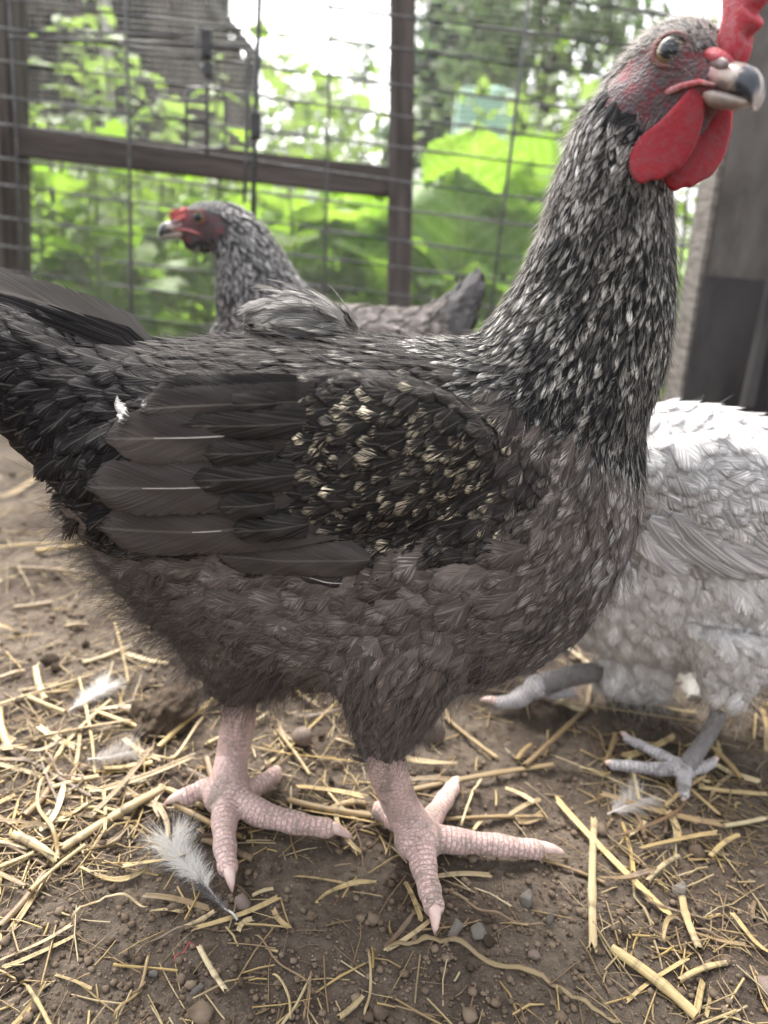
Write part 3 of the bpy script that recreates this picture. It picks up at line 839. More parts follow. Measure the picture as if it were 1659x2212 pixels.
def hair_object(name, roots, dirs, nrms, length, rad, mat, parent, seed=0, np_=5, curl=.35, spread=.35, lift=.5):
    r = np.random.default_rng(seed); n = len(roots)
    L = length * r.uniform(.5, 1.25, n)
    d0 = dirs + nrms * lift + r.normal(0, spread, (n, 3)); d0 /= np.linalg.norm(d0, axis=1)[:, None]
    bend = r.normal(0, curl, (n, 3)) - np.array([0, 0, .12])
    t = np.linspace(0, 1, np_)
    pts = roots[:, None] + L[:, None, None] * (t[None, :, None] * d0[:, None] + (t ** 2)[None, :, None] * bend[:, None] * .5)
    hc = bpy.data.hair_curves.new(name); hc.add_curves([np_] * n)
    hc.attributes['position'].data.foreach_set('vector', pts.astype(np.float32).ravel())
    ra = np.broadcast_to(rad * (1 - .85 * t ** 1.5)[None], (n, np_)).astype(np.float32).copy()
    at_ = hc.attributes.get('radius') or hc.attributes.new('radius', 'FLOAT', 'POINT')
    at_.data.foreach_set('value', ra.ravel())
    hc.materials.append(mat)
    return put(name, hc, parent, kind='stuff')

# ---------------------------------------------------------------- head: parts are laid out in the head's own axes (forward, side, up)
def head_shapes(mb, Mh, k=1.0):
    def E(c, ax):
        add_ellipsoid(mb, Mh @ Vector(c), [Mh.to_3x3() @ Vector(a) for a in ax])
    E((0, 0, 0), [(.0185 * k, 0, 0), (0, .0122 * k, 0), (0, 0, .0150 * k)])
    E((-.006 * k, 0, -.004 * k), [(.017 * k, 0, 0), (0, .0128 * k, 0), (0, 0, .0150 * k)])
    E((.0120 * k, 0, -.0030 * k), [(.0125 * k, 0, 0), (0, .0086 * k, 0), (0, 0, .0086 * k)])
    E((.004 * k, 0, -.0115 * k), [(.0150 * k, 0, -.002 * k), (0, .0088 * k, 0), (0, 0, .0075 * k)])
    for sgn in (1, -1):
        E((.0055 * k, sgn * .0095 * k, .0035 * k), [(.0068 * k, 0, 0), (0, .0032 * k, 0), (0, 0, .0064 * k)])
def outline_solid(pts, thick, M, name, mat, nrow=2, wob=0.0, seed=0):
    """A lobe from a flat outline: rounded rim, full in the middle."""
    n = len(pts); c = sum((Vector((p[0], p[1])) for p in pts), Vector((0, 0))) / n
    vs, fs = [], []
    rows = [(1.0, 0.0), (.93, .62), (.78, .92), (.45, 1.0)]
    for sgn in (1, -1):
        for (sc, th) in (rows if sgn == 1 else rows[1:]):
            for i, p in enumerate(pts):
                q = c + (Vector((p[0], p[1])) - c) * sc
                vs.append((q.x, sgn * th * thick / 2 + wob * math.sin(q.y * 160 + q.x * 90 + seed), q.y))
    def ring(s, a): return a * n if s == 1 else (len(rows) + a - 1) * n if a else 0
    for s in (1, -1):
        for a in range(len(rows) - 1):
            r0, r1 = ring(s, a), ring(s, a + 1)
            for i in range(n):
                j = (i + 1) % n
                f = (r0 + i, r0 + j, r1 + j, r1 + i); fs.append(f if s == 1 else f[::-1])
        r0 = ring(s, len(rows) - 1); vs.append((c.x, s * thick / 2 + wob * math.sin(c.y * 160 + c.x * 90 + seed), c.y)); ci = len(vs) - 1
        for i in range(n):
            f = (r0 + i, r0 + (i + 1) % n, ci); fs.append(f if s == 1 else f[::-1])
    vs = [M @ Vector(v) for v in vs]
    return mesh(name, vs, fs, mat)
def smooth_closed(pts, m=4):
    out = []; n = len(pts)
    for i in range(n):
        p0, p1, p2, p3 = (Vector(pts[(i + k - 1) % n]) for k in range(4))
        for j in range(m):
            t = j / m
            out.append(.5 * ((2 * p1) + (p2 - p0) * t + (2 * p0 - 5 * p1 + 4 * p2 - p3) * t * t + (3 * p1 - p0 - 3 * p2 + p3) * t ** 3))
    return out
def head_parts(t, Mh, base, k=1.0, comb_scale=1.0, wattle=1.0, comb_mat=None, wrot=(.12, -.12), comb_back=-.0072):
    """comb, beak, eyes, lobes and wattles as children of the hen."""
    inv = Matrix.Translation(-Vector(base))
    def K(M): return inv @ Mh @ M
    S = Matrix.Scale(k, 4)
    # beak: rings from the face to the hooked tip
    def beak(name, cen, wid, top, bot, upper):
        rings, bk = [], []
        n = len(cen); seg = 16
        for i in range(n):
            f = i / (n - 1)
            for j in range(seg):
                a = 2 * math.pi * j / seg
                y = math.cos(a) * wid[i]; s_ = math.sin(a)
                z = cen[i][1] + (s_ * top[i] if s_ > 0 else s_ * bot[i])
                rings.append(K(S) @ Vector((cen[i][0], y, z))); bk.append((f, 1.0 if upper else .35, math.cos(a)))
        fs = [(i * seg + j, i * seg + (j + 1) % seg, (i + 1) * seg + (j + 1) % seg, (i + 1) * seg + j) for i in range(n - 1) for j in range(seg)]
        fs.append(tuple((n - 1) * seg + j for j in range(seg)))
        me = mesh(name, rings, fs, M_BEAK); pattr(me, 'bk', 'FLOAT_VECTOR', bk)
        return put(name, me, t)
    up = beak('upper_beak', [(.0165, -.0018), (.0215, -.0020), (.0265, -.0026), (.0310, -.0036), (.0334, -.0050), (.0350, -.0070), (.0353, -.0090), (.0347, -.0102)],
         [.0062, .0058, .0052, .0044, .0035, .0025, .0015, .0005], [.0052, .0050, .0047, .0042, .0037, .0028, .0016, .0006], [.0036, .0034, .0032, .0031, .0030, .0024, .0014, .0004], True)
    beak('lower_beak', [(.0150, -.0056), (.0200, -.0062), (.0250, -.0070), (.0290, -.0078), (.0318, -.0082), (.0332, -.0082)],
         [.0056, .0052, .0046, .0036, .0024, .0008], [.0020, .0018, .0016, .0014, .0010, .0003], [.0034, .0032, .0028, .0021, .0013, .0004], False)
    for sgn in (1, -1):
        m = MB(); add_ellipsoid(m, Vector((.0222, sgn * .0050, .0010)), [Vector((.0036, 0, -.0006)), Vector((0, .0009, 0)), Vector((.0002, 0, .0016))], 12)
        o = put('nostril', m.mesh('nostril', noise_mat('nostril_horn', (.10, .065, .065), (.20, .16, .16), 600, .5) if 'nostril_horn' not in bpy.data.materials else bpy.data.materials['nostril_horn']), up)
        o.matrix_local = K(S)
        # rim of the gape
        m = MB(); m.tube([(.0062, sgn * .0088, -.0076), (.0100, sgn * .0088, -.0064), (.0140, sgn * .0083, -.0050), (.0190, sgn * .0074, -.0040), (.0240, sgn * .0060, -.0046)], [.0006, .0011, .0010, .0008, .0003], 8)
        o = put('gape_rim', m.mesh('gape_rim', M_LOBE), t); o.matrix_local = K(S)
        # eye
        vs, ed, ea, fs = [], [], [], []; rings, seg = 11, 28
        for i in range(rings + 1):
            th = i / rings * 1.35
            for j in range(seg):
                a = 2 * math.pi * j / seg
                vs.append((math.sin(th) * math.cos(a) * .0054, sgn * math.cos(th) * .0054, math.sin(th) * math.sin(a) * .0054)); ed.append(math.sin(th)); ea.append(math.cos(a * 1.0) + .3 * math.sin(3 * a))
        for i in range(rings):
            for j in range(seg):
                f = (i * seg + j, i * seg + (j + 1) % seg, (i + 1) * seg + (j + 1) % seg, (i + 1) * seg + j); fs.append(f[::-1] if sgn == 1 else f)
        me = mesh('eye', vs, fs, M_EYE); pattr(me, 'ed', 'FLOAT', ed); pattr(me, 'ea', 'FLOAT', ea)
        Me = Matrix.Translation((.0062, sgn * .0079, .0038)) @ Matrix.Rotation(sgn * -.50, 4, 'Z') @ Matrix.Rotation(sgn * .05, 4, 'X')
        e = put('eye', me, t); e.matrix_local = K(S @ Me)
        m = MB(); pts = []
        for j in range(29):
            a = 2 * math.pi * j / 28
            pts.append((math.cos(a) * .0050, sgn * (.0030 - .0004 * math.cos(2 * a)), math.sin(a) * .0043))
        m.tube(pts, .00085, 8, cap=False); put('eyelid', m.mesh('eyelid', M_LID), e)
        pts = [(math.cos(2 * math.pi * j / 28) * .0058, sgn * .0012, math.sin(2 * math.pi * j / 28) * .0054) for j in range(29)]
        m = MB(); m.tube(pts, .0010, 8, cap=False); put('eyelid', m.mesh('eyelid', M_LID), e)
        # ear lobe
        ol = smooth_closed([(-.0035, .002), (-.0012, .0045), (.0016, .0035), (.0022, -.002), (.0006, -.0066), (-.0022, -.0064), (-.0038, -.002)], 3)
        o = put('ear_lobe', outline_solid(ol, .0032, K(S @ Matrix.Translation((-.0070, sgn * .0120, -.0095))), 'ear_lobe', M_LOBE), t)
        # wattle, hung from the lower jaw
        if wattle > 0:
            wl = [(.0022, .006), (.0046, .002), (.0066, -.005), (.0066, -.012), (.0046, -.0180), (.0018, -.0205), (-.0006, -.0228), (-.0030, -.0232), (-.0056, -.0248), (-.0092, -.0226), (-.0112, -.0172), (-.0098, -.0115), (-.0050, -.0062), (-.0004, .001)]
            wl = smooth_closed([(x * wattle, z * wattle) for x, z in wl], 3)
            Mw = Matrix.Translation((.0150, sgn * .0066, -.0080)) @ Matrix.Rotation(wrot[0 if sgn == -1 else 1], 4, 'Z') @ Matrix.Rotation(-.12, 4, 'X')
            put('wattle', outline_solid(wl, .0021 * wattle, K(S @ Mw), 'wattle', M_WATTLE, wob=.0011, seed=sgn * 2), t)
    # single comb with its teeth
    cp = [(.0250, .0010), (.0264, .0050), (.0252, .0082), (.0282, .0112), (.0250, .0140), (.0276, .0182), (.0232, .0190), (.0236, .0245), (.0188, .0225), (.0165, .0290), (.0125, .0280), (.0098, .0330), (.0055, .0300), (.0025, .0325), (-.0015, .0270), (-.0050, .0255), (-.0072, .0205), (-.0060, .0165), (.0010, .0130), (.0090, .0098), (.0170, .0040)]
    cp = [(max(x, comb_back + .0004 * i - .30 * max(0, z - .012)), z) for i, (x, z) in enumerate(cp)] if comb_back > -.007 else cp
    cs = comb_scale
    cp = [(x, .004 + (z - .004) * cs if z > .004 else z) for x, z in cp]
    put('comb', outline_solid(smooth_closed(cp, 4), .0066, K(S), 'comb', comb_mat or M_COMB, wob=.0005), t)
    # fleshy root of the comb over the nostrils
    m = MB(); add_ellipsoid(m, Vector((.0190, 0, .0030)), [Vector((.0066, 0, -.0026)), Vector((0, .0064, 0)), Vector((.001, 0, .0024))], 14)
    o = put('comb_base', m.mesh('comb_base', comb_mat or M_COMB), t); o.matrix_local = K(S)

# ---------------------------------------------------------------- leg and foot, one continuous surface
def make_leg(name, t, base, shank, toes, mat, voxel_size=.0011, claws=True):
    """shank: [(point, r)], toes: [([(point, r)...], claw_tip)]"""
    mb = MB(); lines = []
    def tube(nodes, bumps):
        P_, R_ = [], []; acc = 0
        for i in range(len(nodes) - 1):
            (a, ra_), (b, rb_) = nodes[i], nodes[i + 1]; m_ = 6
            for j in range(m_ if i < len(nodes) - 2 else m_ + 1):
                k = j / m_
                P_.append(a.lerp(b, k)); rr = ra_ + (rb_ - ra_) * k
                if bumps: rr *= 1 + .07 * math.cos(2 * math.pi * k)
                R_.append(rr)
        for _ in range(2):
            P_ = [P_[0]] + [(P_[i - 1] + P_[i] * 2 + P_[i + 1]) / 4 for i in range(1, len(P_) - 1)] + [P_[-1]]
        mb.tube(P_, R_, 14); lines.append((P_, R_))
        e = P_[-1]; r_ = R_[-1]; add_ellipsoid(mb, e, [Vector((r_, 0, 0)), Vector((0, r_, 0)), Vector((0, 0, r_))], 10)
    tube(shank, False)
    for nodes, _ in toes: tube(nodes, True)
    # webs between neighbouring toes and a pad under the joint
    hub = shank[-1][0]; rh = shank[-1][1]
    add_ellipsoid(mb, hub + Vector((0, 0, -.001)), [Vector((rh * 1.2, 0, 0)), Vector((0, rh * 1.2, 0)), Vector((0, 0, rh))], 12)
    me = voxel(mb, voxel_size, 5, .5)
    V = mesh_np(me)
    best = np.full(len(V), 1e9); al = np.zeros(len(V)); sh = np.zeros(len(V))
    for li, (P_, R_) in enumerate(lines):
        A = np.array([tuple(p) for p in P_]); cum = np.concatenate([[0], np.cumsum(np.linalg.norm(np.diff(A, axis=0), axis=1))])
        d = np.linalg.norm(V[:, None] - A[None], axis=2) / np.array(R_)[None]
        j = d.argmin(1); dm = d[np.arange(len(V)), j]
        T = np.gradient(A, axis=0); T /= np.linalg.norm(T, axis=1)[:, None]
        a_ = cum[j] + ((V - A[j]) * T[j]).sum(1)
        b = dm < best; best[b] = dm[b]; al[b] = a_[b]; sh[b] = 1.0 if li == 0 else 0.0
    me.vertices.foreach_set('co', (V - np.array(base)).astype(np.float32).ravel())
    me.materials.clear(); me.materials.append(mat); me.polygons.foreach_set('use_smooth', np.ones(len(me.polygons), bool))
    pattr(me, 'along', 'FLOAT', al); pattr(me, 'shank', 'FLOAT', sh)
    leg = put(name, me, t)
    for nodes, tipp in toes:
        if tipp is None: continue
        (a, ra_), (b, rb_) = nodes[-2], nodes[-1]
        d = (b - a).normalized(); tipp = Vector(tipp)
        m = MB(); s0 = b + d * rb_ * .1 + Vector((0, 0, rb_ * .25)); mid = s0.lerp(tipp, .5) + Vector((0, 0, rb_ * .30))
        pts = [s0, s0.lerp(mid, .5) + Vector((0, 0, rb_ * .1)), mid, mid.lerp(tipp, .55) + Vector((0, 0, rb_ * .08)), tipp]
        m.tube([p - Vector(base) for p in pts], [rb_ * .66, rb_ * .64, rb_ * .52, rb_ * .33, rb_ * .07], 10)
        put('claw', m.mesh('claw', M_CLAW), leg)
    return leg

def smooth_attr(me, name, fn, typ='FLOAT'):
    pattr(me, name, typ, fn(mesh_np(me)))
def loft_trunk(mb, st, Y0):
    """st: (u, v_top, v_bottom, half_width[, Y]) on the bird's mid plane."""
    rings = []
    for s in st:
        Yc = s[4] if len(s) > 4 else Y0
        a, b = at(s[0], s[1], Yc), at(s[0], s[2], Yc)
        rings.append(ell_ring((a + b) / 2, (a - b) / 2, Vector((0, s[3], 0)), 32, 2.15))
    mb.loft(rings)
def loft_neck(mb, nk, Y0):
    """nk: (u, v, r_px, lateral, Y) centre line from the shoulders to the head."""
    P_ = [at(n[0], n[1], n[4]) for n in nk]
    rings = []
    for i, n in enumerate(nk):
        tg = (P_[min(i + 1, len(nk) - 1)] - P_[max(i - 1, 0)]).normalized()
        lat = Vector((0, 1, 0)) - tg * tg.y; lat.normalize()
        inpl = tg.cross(lat).normalized()
        dep = (P_[i] - CAM_P).dot(CAM_R @ Vector((0, 0, -1)))
        rings.append(ell_ring(P_[i], inpl * (n[2] * dep / FPX), lat * n[3], 32))
    mb.loft(rings)
def rot_to(F, U):
    F = Vector(F).normalized(); U = Vector(U); U = (U - F * U.dot(F)).normalized(); L = U.cross(F)
    return Matrix((F, L, U)).transposed()

def col4(c, a): return np.array([c[0], c[1], c[2], a], float)
# region table: length, width, spacing, base colour, tip colour, tip start, fray, lift, shape, offset
def hen_feathers(t, base, body, bvh, regions, flow, rfun, Y0, nsamp, seed, skin_c=None, own=0, prefer=None, extra=None, nl=8, na=5, jt=(.18, .22)):
    P_, N_ = sample_surface(body, nsamp, seed)
    r = np.random.default_rng(seed + 1)
    Pm = P_.copy(); Pm[:, 1] = np.where(Pm[:, 1] > Y0, 2 * Y0 - Pm[:, 1], Pm[:, 1])
    u, v, _ = proj(Pm)
    reg = rfun(u, v, P_)
    ok = reg >= 0
    if skin_c is not None: ok &= skin_c(P_) < .5
    P_, N_, u, v, reg = P_[ok], N_[ok], u[ok], v[ok], reg[ok]
    rad = np.array([q['sp'] for q in regions])[reg]
    k = thin(P_, rad); P_, N_, u, v, reg = P_[k], N_[k], u[k], v[k], reg[k]
    n = len(P_); f2 = flow(u, v)
    ang = r.normal(0, .20, n); ca, sa = np.cos(ang), np.sin(ang)
    fx, fz = f2[:, 0] * ca - f2[:, 1] * sa, -(f2[:, 0] * sa + f2[:, 1] * ca)
    d = np.stack([fx, np.zeros(n), fz], 1)
    def g(key): return np.array([q[key] for q in regions])[reg]
    jit = r.uniform(.8, 1.25, n)
    bc, tc_ = g('base').astype(float), g('tip').astype(float)
    sh = np.exp(r.normal(0, jt[0], n))[:, None]; bc = np.clip(bc * sh, 0, .9); tc_ = np.clip(tc_ * np.exp(r.normal(0, jt[1], n))[:, None], 0, .9)
    ts = g('ts') + r.normal(0, .05, n)
    F = dict(P=P_, n=N_, d=d, L=g('L') * jit, W=g('W') * r.uniform(.85, 1.15, n), lift=np.clip(g('lift') * np.exp(r.normal(0, .35, n)), 0, .8), shape=g('shape'), off=g('off').astype(float))
    F['base'] = np.concatenate([bc, g('fray')[:, None]], 1); F['tip'] = np.concatenate([tc_, ts[:, None]], 1)
    if extra: extra(F, u, v, reg, r)
    V, Fa, fuv, b_, t_, per = build_feathers(bvh, F, nl, na, seed)
    V = V - np.array(base)
    fpf = (nl - 1) * (na - 1)
    sel = np.zeros(n, bool)
    if own:
        view = np.array(CAM_P) - P_; dist = np.linalg.norm(view, axis=1)
        face = (view * N_).sum(1) / dist
        score = F['L'] * F['W'] / dist ** 2 * np.clip(face, 0, 1) * (prefer[reg] if prefer is not None else 1)
        inv = (u > 0) & (u < 1659) & (v > 0) & (v < 2212)
        score = np.where(inv, score, 0)
        sel[np.argsort(-score)[:own]] = True
    f0 = (np.arange(nl - 1)[:, None] * na + np.arange(na - 1)[None]).ravel(); fc = np.stack([f0, f0 + 1, f0 + na + 1, f0 + na], 1)
    for i in np.nonzero(sel)[0]:
        s_ = slice(i * per, (i + 1) * per)
        put('feather', feather_mesh('feather', V[s_], fc, fuv[s_], b_[s_], t_[s_]), t)
    rest = np.nonzero(~sel)[0]
    vi = (rest[:, None] * per + np.arange(per)[None]).ravel()
    Fa2 = (np.arange(len(rest))[:, None, None] * per + fc[None]).reshape(-1, 4)
    put('plumage', feather_mesh('plumage', V[vi], Fa2, fuv[vi], b_[vi], t_[vi]), t, kind='stuff')
    return P_, N_, u, v, reg, d
def reg_(L, W, sp, base, tip, ts, fray, lift, shape=0, off=.0006):
    return dict(L=L, W=W, sp=sp, base=base, tip=tip, ts=ts, fray=fray, lift=lift, shape=shape, off=off)
def finish_body(t, base, body, skin, down):
    body.materials.clear(); body.materials.append(M_BODY)
    V = mesh_np(body)
    pattr(body, 'skin', 'FLOAT', skin(V)); pattr(body, 'down', 'FLOAT_COLOR', down(V))
    body.vertices.foreach_set('co', (V - np.array(base)).astype(np.float32).ravel())
    body.polygons.foreach_set('use_smooth', np.ones(len(body.polygons), bool)); body.update()
    return put('body', body, t)
def in_poly(u, v, poly):
    res = np.zeros(len(u), bool); n = len(poly); j = n - 1
    for i in range(n):
        (xi, yi), (xj, yj) = poly[i], poly[j]
        if yi != yj:
            c = ((yi > v) != (yj > v)) & (u < (xj - xi) * (v - yi) / (yj - yi) + xi); res ^= c
        j = i
    return res

# ================================================================== the large dark speckled hen
def main_hen():
    Y0 = .312
    base = gnd(720, 1790)
    t = thing('hen', 'large dark speckled hen in profile with red comb, red wattles and pink feet', 'hen', base, 'hens in the run')
    mb = MB()
    st = [(-150, 640, 800, .020), (-60, 640, 850, .026), (40, 655, 895, .031), (120, 685, 985, .035), (190, 722, 1060, .038), (270, 738, 1190, .044), (360, 742, 1305, .048), (470, 735, 1375, .053),
          (600, 728, 1420, .0565), (740, 730, 1455, .058), (880, 735, 1462, .058), (1020, 735, 1450, .056), (1130, 745, 1415, .052), (1225, 770, 1355, .045), (1290, 810, 1275, .036), (1336, 850, 1190, .027), (1374, 880, 1080, .012)]
    loft_trunk(mb, st, Y0)
    loft_neck(mb, [(900, 960, 215, .042, Y0), (1100, 925, 205, .040, Y0), (1212, 838, 205, .038, Y0 - .002), (1258, 720, 183, .034, Y0 - .005), (1292, 610, 158, .030, Y0 - .009), (1308, 500, 134, .026, Y0 - .013), (1322, 400, 118, .0225, Y0 - .017), (1345, 300, 103, .020, Y0 - .020), (1390, 225, 88, .018, Y0 - .024), (1435, 175, 66, .014, Y0 - .027)], Y0)
    HC = at(1452, 164, Y0 - .028)
    Mh = Matrix.Translation(HC) @ rot_to((.474, -.875, -.098), (.084, -.066, .994)).to_4x4() @ Matrix.Scale(1.08, 4)
    head_shapes(mb, Mh)
    # folded wings, thighs and the raised patch on the back
    for sgn in (1, -1):
        Yw = Y0 - sgn * .0505
        c = at(690, 1005, Yw); ax = (at(1060, 985, Yw) - c) * 1.0
        add_ellipsoid(mb, c, [ax, Vector((0, .0135, 0)), (at(700, 800, Yw) - c) * .98], 24)
        c = at(430, 1010, Yw + sgn * .004); add_ellipsoid(mb, c, [at(700, 1005, Yw) - c, Vector((0, .011, 0)), at(430, 870, Yw) - c], 20)
    mb.loft([ell_ring(at(u, v, Y_), Vector((r_, 0, .15 * r_)), Vector((0, r_ * .75, 0))) for u, v, Y_, r_ in ((850, 1310, .285, .042), (860, 1400, .279, .035), (858, 1480, .279, .0255), (845, 1560, .282, .0165), (828, 1622, .286, .0105))])
    mb.loft([ell_ring(at(u, v, Y_), Vector((r_, 0, .1 * r_)), Vector((0, r_ * .75, 0))) for u, v, Y_, r_ in ((560, 1330, .338, .044), (555, 1400, .340, .034), (540, 1450, .340, .020), (524, 1495, .340, .0115))])
    add_ellipsoid(mb, at(655, 712, .325), [Vector((.024, 0, -.002)), Vector((0, .018, 0)), Vector((0, 0, .013))], 16)
    body = voxel(mb, .0022, 7, .5)
    bvh = bvh_of(body)
    Mi = np.array(Mh.inverted())
    def headc(V): return V @ Mi[:3, :3].T + Mi[:3, 3]
    def skin(V):
        q = headc(V)
        a = ((q[:, 0] - .0085) / .0205) ** 2 + ((q[:, 2] + .0045) / .0135) ** 2
        top = np.clip((q[:, 2] - (.0085 - .25 * np.clip(q[:, 0], 0, 1))) / .002, 0, 1)
        return np.clip((1.15 - a) / .25, 0, 1) * (1 - top) * (np.abs(q[:, 1]) < .02)
    def down(V):
        u, v, _ = proj(V); out = np.tile(np.array([.022, .019, .018, 1.]), (len(V), 1))
        out[v > 1150] = [.036, .029, .025, 1]
        out[(v < 700) & (u > 1050)] = [.04, .04, .042, 1]
        return out
    wing = [(470, 905), (560, 845), (700, 815), (900, 800), (1060, 850), (1150, 960), (1165, 1080), (1120, 1150), (1000, 1195), (860, 1205), (720, 1230), (600, 1215), (520, 1150), (480, 1030)]
    bright = [(560, 880), (700, 850), (900, 850), (1050, 900), (1110, 1000), (1090, 1110), (900, 1120), (720, 1060), (600, 1010)]
    R_ = [reg_(.0052, .0032, .0011, (.062, .060, .062), (.27, .262, .26), .60, .5, .10, 0, .0003),          # 0 crown and cheeks
          reg_(.0105, .0042, .0019, (.024, .024, .026), (.56, .545, .52), .68, .55, .06, 1),             # 1 upper neck
          reg_(.0145, .0054, .0026, (.021, .021, .0225), (.62, .60, .555), .73, .55, .06, 1),              # 2 hackle
          reg_(.0190, .0115, .0040, (.105, .088, .080), (.30, .275, .26), .76, .7, .05, 1),             # 3 breast
          reg_(.0250, .0095, .0044, (.023, .0205, .0195), (.075, .069, .064), .80, .7, .05, 1),             # 4 back
          reg_(.0170, .0082, .0038, (.029, .026, .025), (.058, .053, .050), .80, .55, .07, 0),          # 5 wing coverts
          reg_(.0260, .0180, .0060, (.128, .108, .096), (.22, .192, .175), .74, .85, .045, 0),           # 6 belly
          reg_(.0200, .0085, .0046, (.125, .102, .089), (.26, .222, .198), .74, .80, .09, 1),             # 7 thigh
          reg_(.0270, .0125, .0052, (.0155, .014, .0145), (.034, .032, .032), .82, .5, .06, 0),         # 8 tail
          reg_(.0260, .0110, .0056, (.112, .090, .077), (.19, .16, .14), .70, .9, .14, 0)]             # 9 rear fluff
    def rfun(u, v, P_):
        g = np.full(len(u), 6)
        u = u + 42 * vnoise(P_[:, 0] * 70, P_[:, 1] * 70, P_[:, 2] * 70, 3); v = v + 36 * vnoise(P_[:, 0] * 75, P_[:, 1] * 75, P_[:, 2] * 75, 9)
        g[(v < 1180)] = 5
        g[(u > 1120) & (v > 900)] = 3
        g[(v > 1180) & (u > 1190)] = 3
        g[(v < 840) & (u < 960)] = 4
        g[(v < 905) & (u < 620)] = 4
        hk = (v < 705 + (u - 800) * .62) & (u > 790); hk |= (u > 1130) & (v < 905)
        g[hk] = 2
        g[(u > 1130) & (v < 520)] = 1
        g[(u < 330) & (v < 1120)] = 8; g[(u < 480) & (v > 880) & (v < 1130)] = 8
        g[in_poly(u, v, wing)] = 5
        g[(v > 1190) & (u < 430)] = 9; g[(v > 1090) & (u < 230)] = 9
        g[(v > 1430) & (u > 690) & (u < 1000)] = 7; g[(v > 1450) & (u <= 690)] = 9
        q = headc(P_)
        hd = (q[:, 0] > -.0165) & (q[:, 2] > -.021) & (np.abs(q[:, 1]) < .016) & (q[:, 0] < .03)
        g[hd] = 0
        g[(q[:, 0] > .020) & hd] = -1
        return g
    flow = flow_field([(1440, 40, -.8, -.25), (1350, 110, -.6, .7), (1290, 200, -.4, .9), (1250, 300, -.35, .95), (1200, 450, -.40, .92), (1380, 450, -.02, 1), (1450, 650, .06, 1), (1300, 650, -.25, .97),
                       (1160, 600, -.62, .78), (1060, 690, -.88, .48), (900, 740, -1, .22), (1100, 800, -.70, .72), (1200, 850, -.35, .94), (1430, 850, -.10, 1), (1350, 1050, -.28, 1), (1180, 1050, -.45, .88),
                       (1000, 1000, -.88, .48), (800, 950, -.94, .34), (700, 1080, -.96, .28), (500, 900, -1, .08), (300, 800, -1, -.10), (100, 700, -1, -.22), (600, 780, -1, .04), (1300, 1300, -.55, .83), (1150, 1380, -.85, .52),
                       (1000, 1300, -.96, .30), (700, 1330, -.97, .22), (400, 1300, -.9, .42), (260, 1200, -.95, .3), (850, 1560, -.1, 1), (900, 1480, -.45, .9), (760, 1500, -.2, .98), (500, 1480, -.45, .9), (150, 950, -.75, .65), (40, 800, -1, .15)])
    def extra(F, u, v, reg, r):
        pr = np.exp(-((u - 850) / 285) ** 4 - ((v - 990) / 145) ** 4) * .90
        pick = (reg == 5) & (r.random(len(u)) < pr); br = pick
        F['tip'][pick, :3] = np.array([.58, .51, .38]) * np.exp(r.normal(-.25, .5, pick.sum()))[:, None]; F['tip'][pick, 3] = .85 + r.normal(0, .07, pick.sum())
        half = (reg == 5) & ~br & (u > 520) & (r.random(len(u)) < .5)
        F['tip'][half, :3] = np.array([.15, .135, .115]) * np.exp(r.normal(0, .4, half.sum()))[:, None]
        up = (reg == 2) & (r.random(len(u)) < .22); F['tip'][up, :3] *= .25
        hk = (reg == 1) | (reg == 2); mo = .65 + .75 * vnoise(F['P'][:, 0] * 150, F['P'][:, 1] * 150, F['P'][:, 2] * 150, 4); F['tip'][hk, :3] *= np.clip(mo + .25, .12, 1.25)[hk][:, None]
        fl_ = (reg == 6) | (reg == 7) | (reg == 3); mo = np.exp(.38 * vnoise(F['P'][:, 0] * 90, F['P'][:, 1] * 90, F['P'][:, 2] * 90, 6)); F['base'][fl_, :3] *= mo[fl_][:, None]; F['tip'][fl_, :3] *= mo[fl_][:, None]
        lo = (reg == 2) & (v > 840); F['tip'][lo, :3] *= .6
        k_ = np.clip((u - 985) / 170, 0, 1) * r.random(len(u)) ** .6; k_ = np.where(reg == 5, k_, 0)[:, None]; F['base'][:, :3] = F['base'][:, :3] * (1 - k_) + np.array([.075, .063, .059]) * k_
        k_ = np.clip((1240 - u) / 130, 0, 1) * r.random(len(u)) * (v < 1190); k_ = np.where(reg == 3, k_, 0)[:, None]; F['base'][:, :3] = F['base'][:, :3] * (1 - k_) + np.array([.022, .020, .0195]) * k_
        k_ = np.clip((1250 - v) / 80, 0, 1) * r.random(len(u)) * .8; k_ = np.where(reg == 6, k_, 0)[:, None]; F['base'][:, :3] = F['base'][:, :3] * (1 - k_) + np.array([.034, .030, .028]) * k_
        rb = (reg == 3) & (u > 1270) & (r.random(len(u)) < .5); F['tip'][rb, :3] = np.array([.42, .40, .39]); F['tip'][rb, 3] = .6
        bk = (reg == 4) & (u > 620) & (r.random(len(u)) < .35); F['tip'][bk, :3] = (.30, .285, .26)
        tuft = (reg == 4) & (np.abs(u - 650) < 85) & (v < 735)
        F['lift'][tuft] = np.clip(.20 + r.normal(0, .08, tuft.sum()), .05, .4); F['base'][tuft] = (.13, .125, .12, .9); F['tip'][tuft] = (.30, .285, .27, .6)
        ed = (reg == 6) & (v > 1190) & (v < 1300) & (u > 650) & (u < 1150); F['lift'][ed] *= 1.5
    pref = np.array([0, 0, .9, .6, .9, 1.6, .7, .5, 1.2, .3])
    S_ = hen_feathers(t, base, body, bvh, R_, flow, rfun, Y0, 150000, 31, lambda V: skin(V), 285, pref, extra=extra)
    # long flight feathers of the near wing (and the far one)
    def surfY(u, v):
        d = ray(u, v); h = bvh.ray_cast(CAM_P, d.normalized())
        return h[0].y if h[0] is not None else Y0 - .03
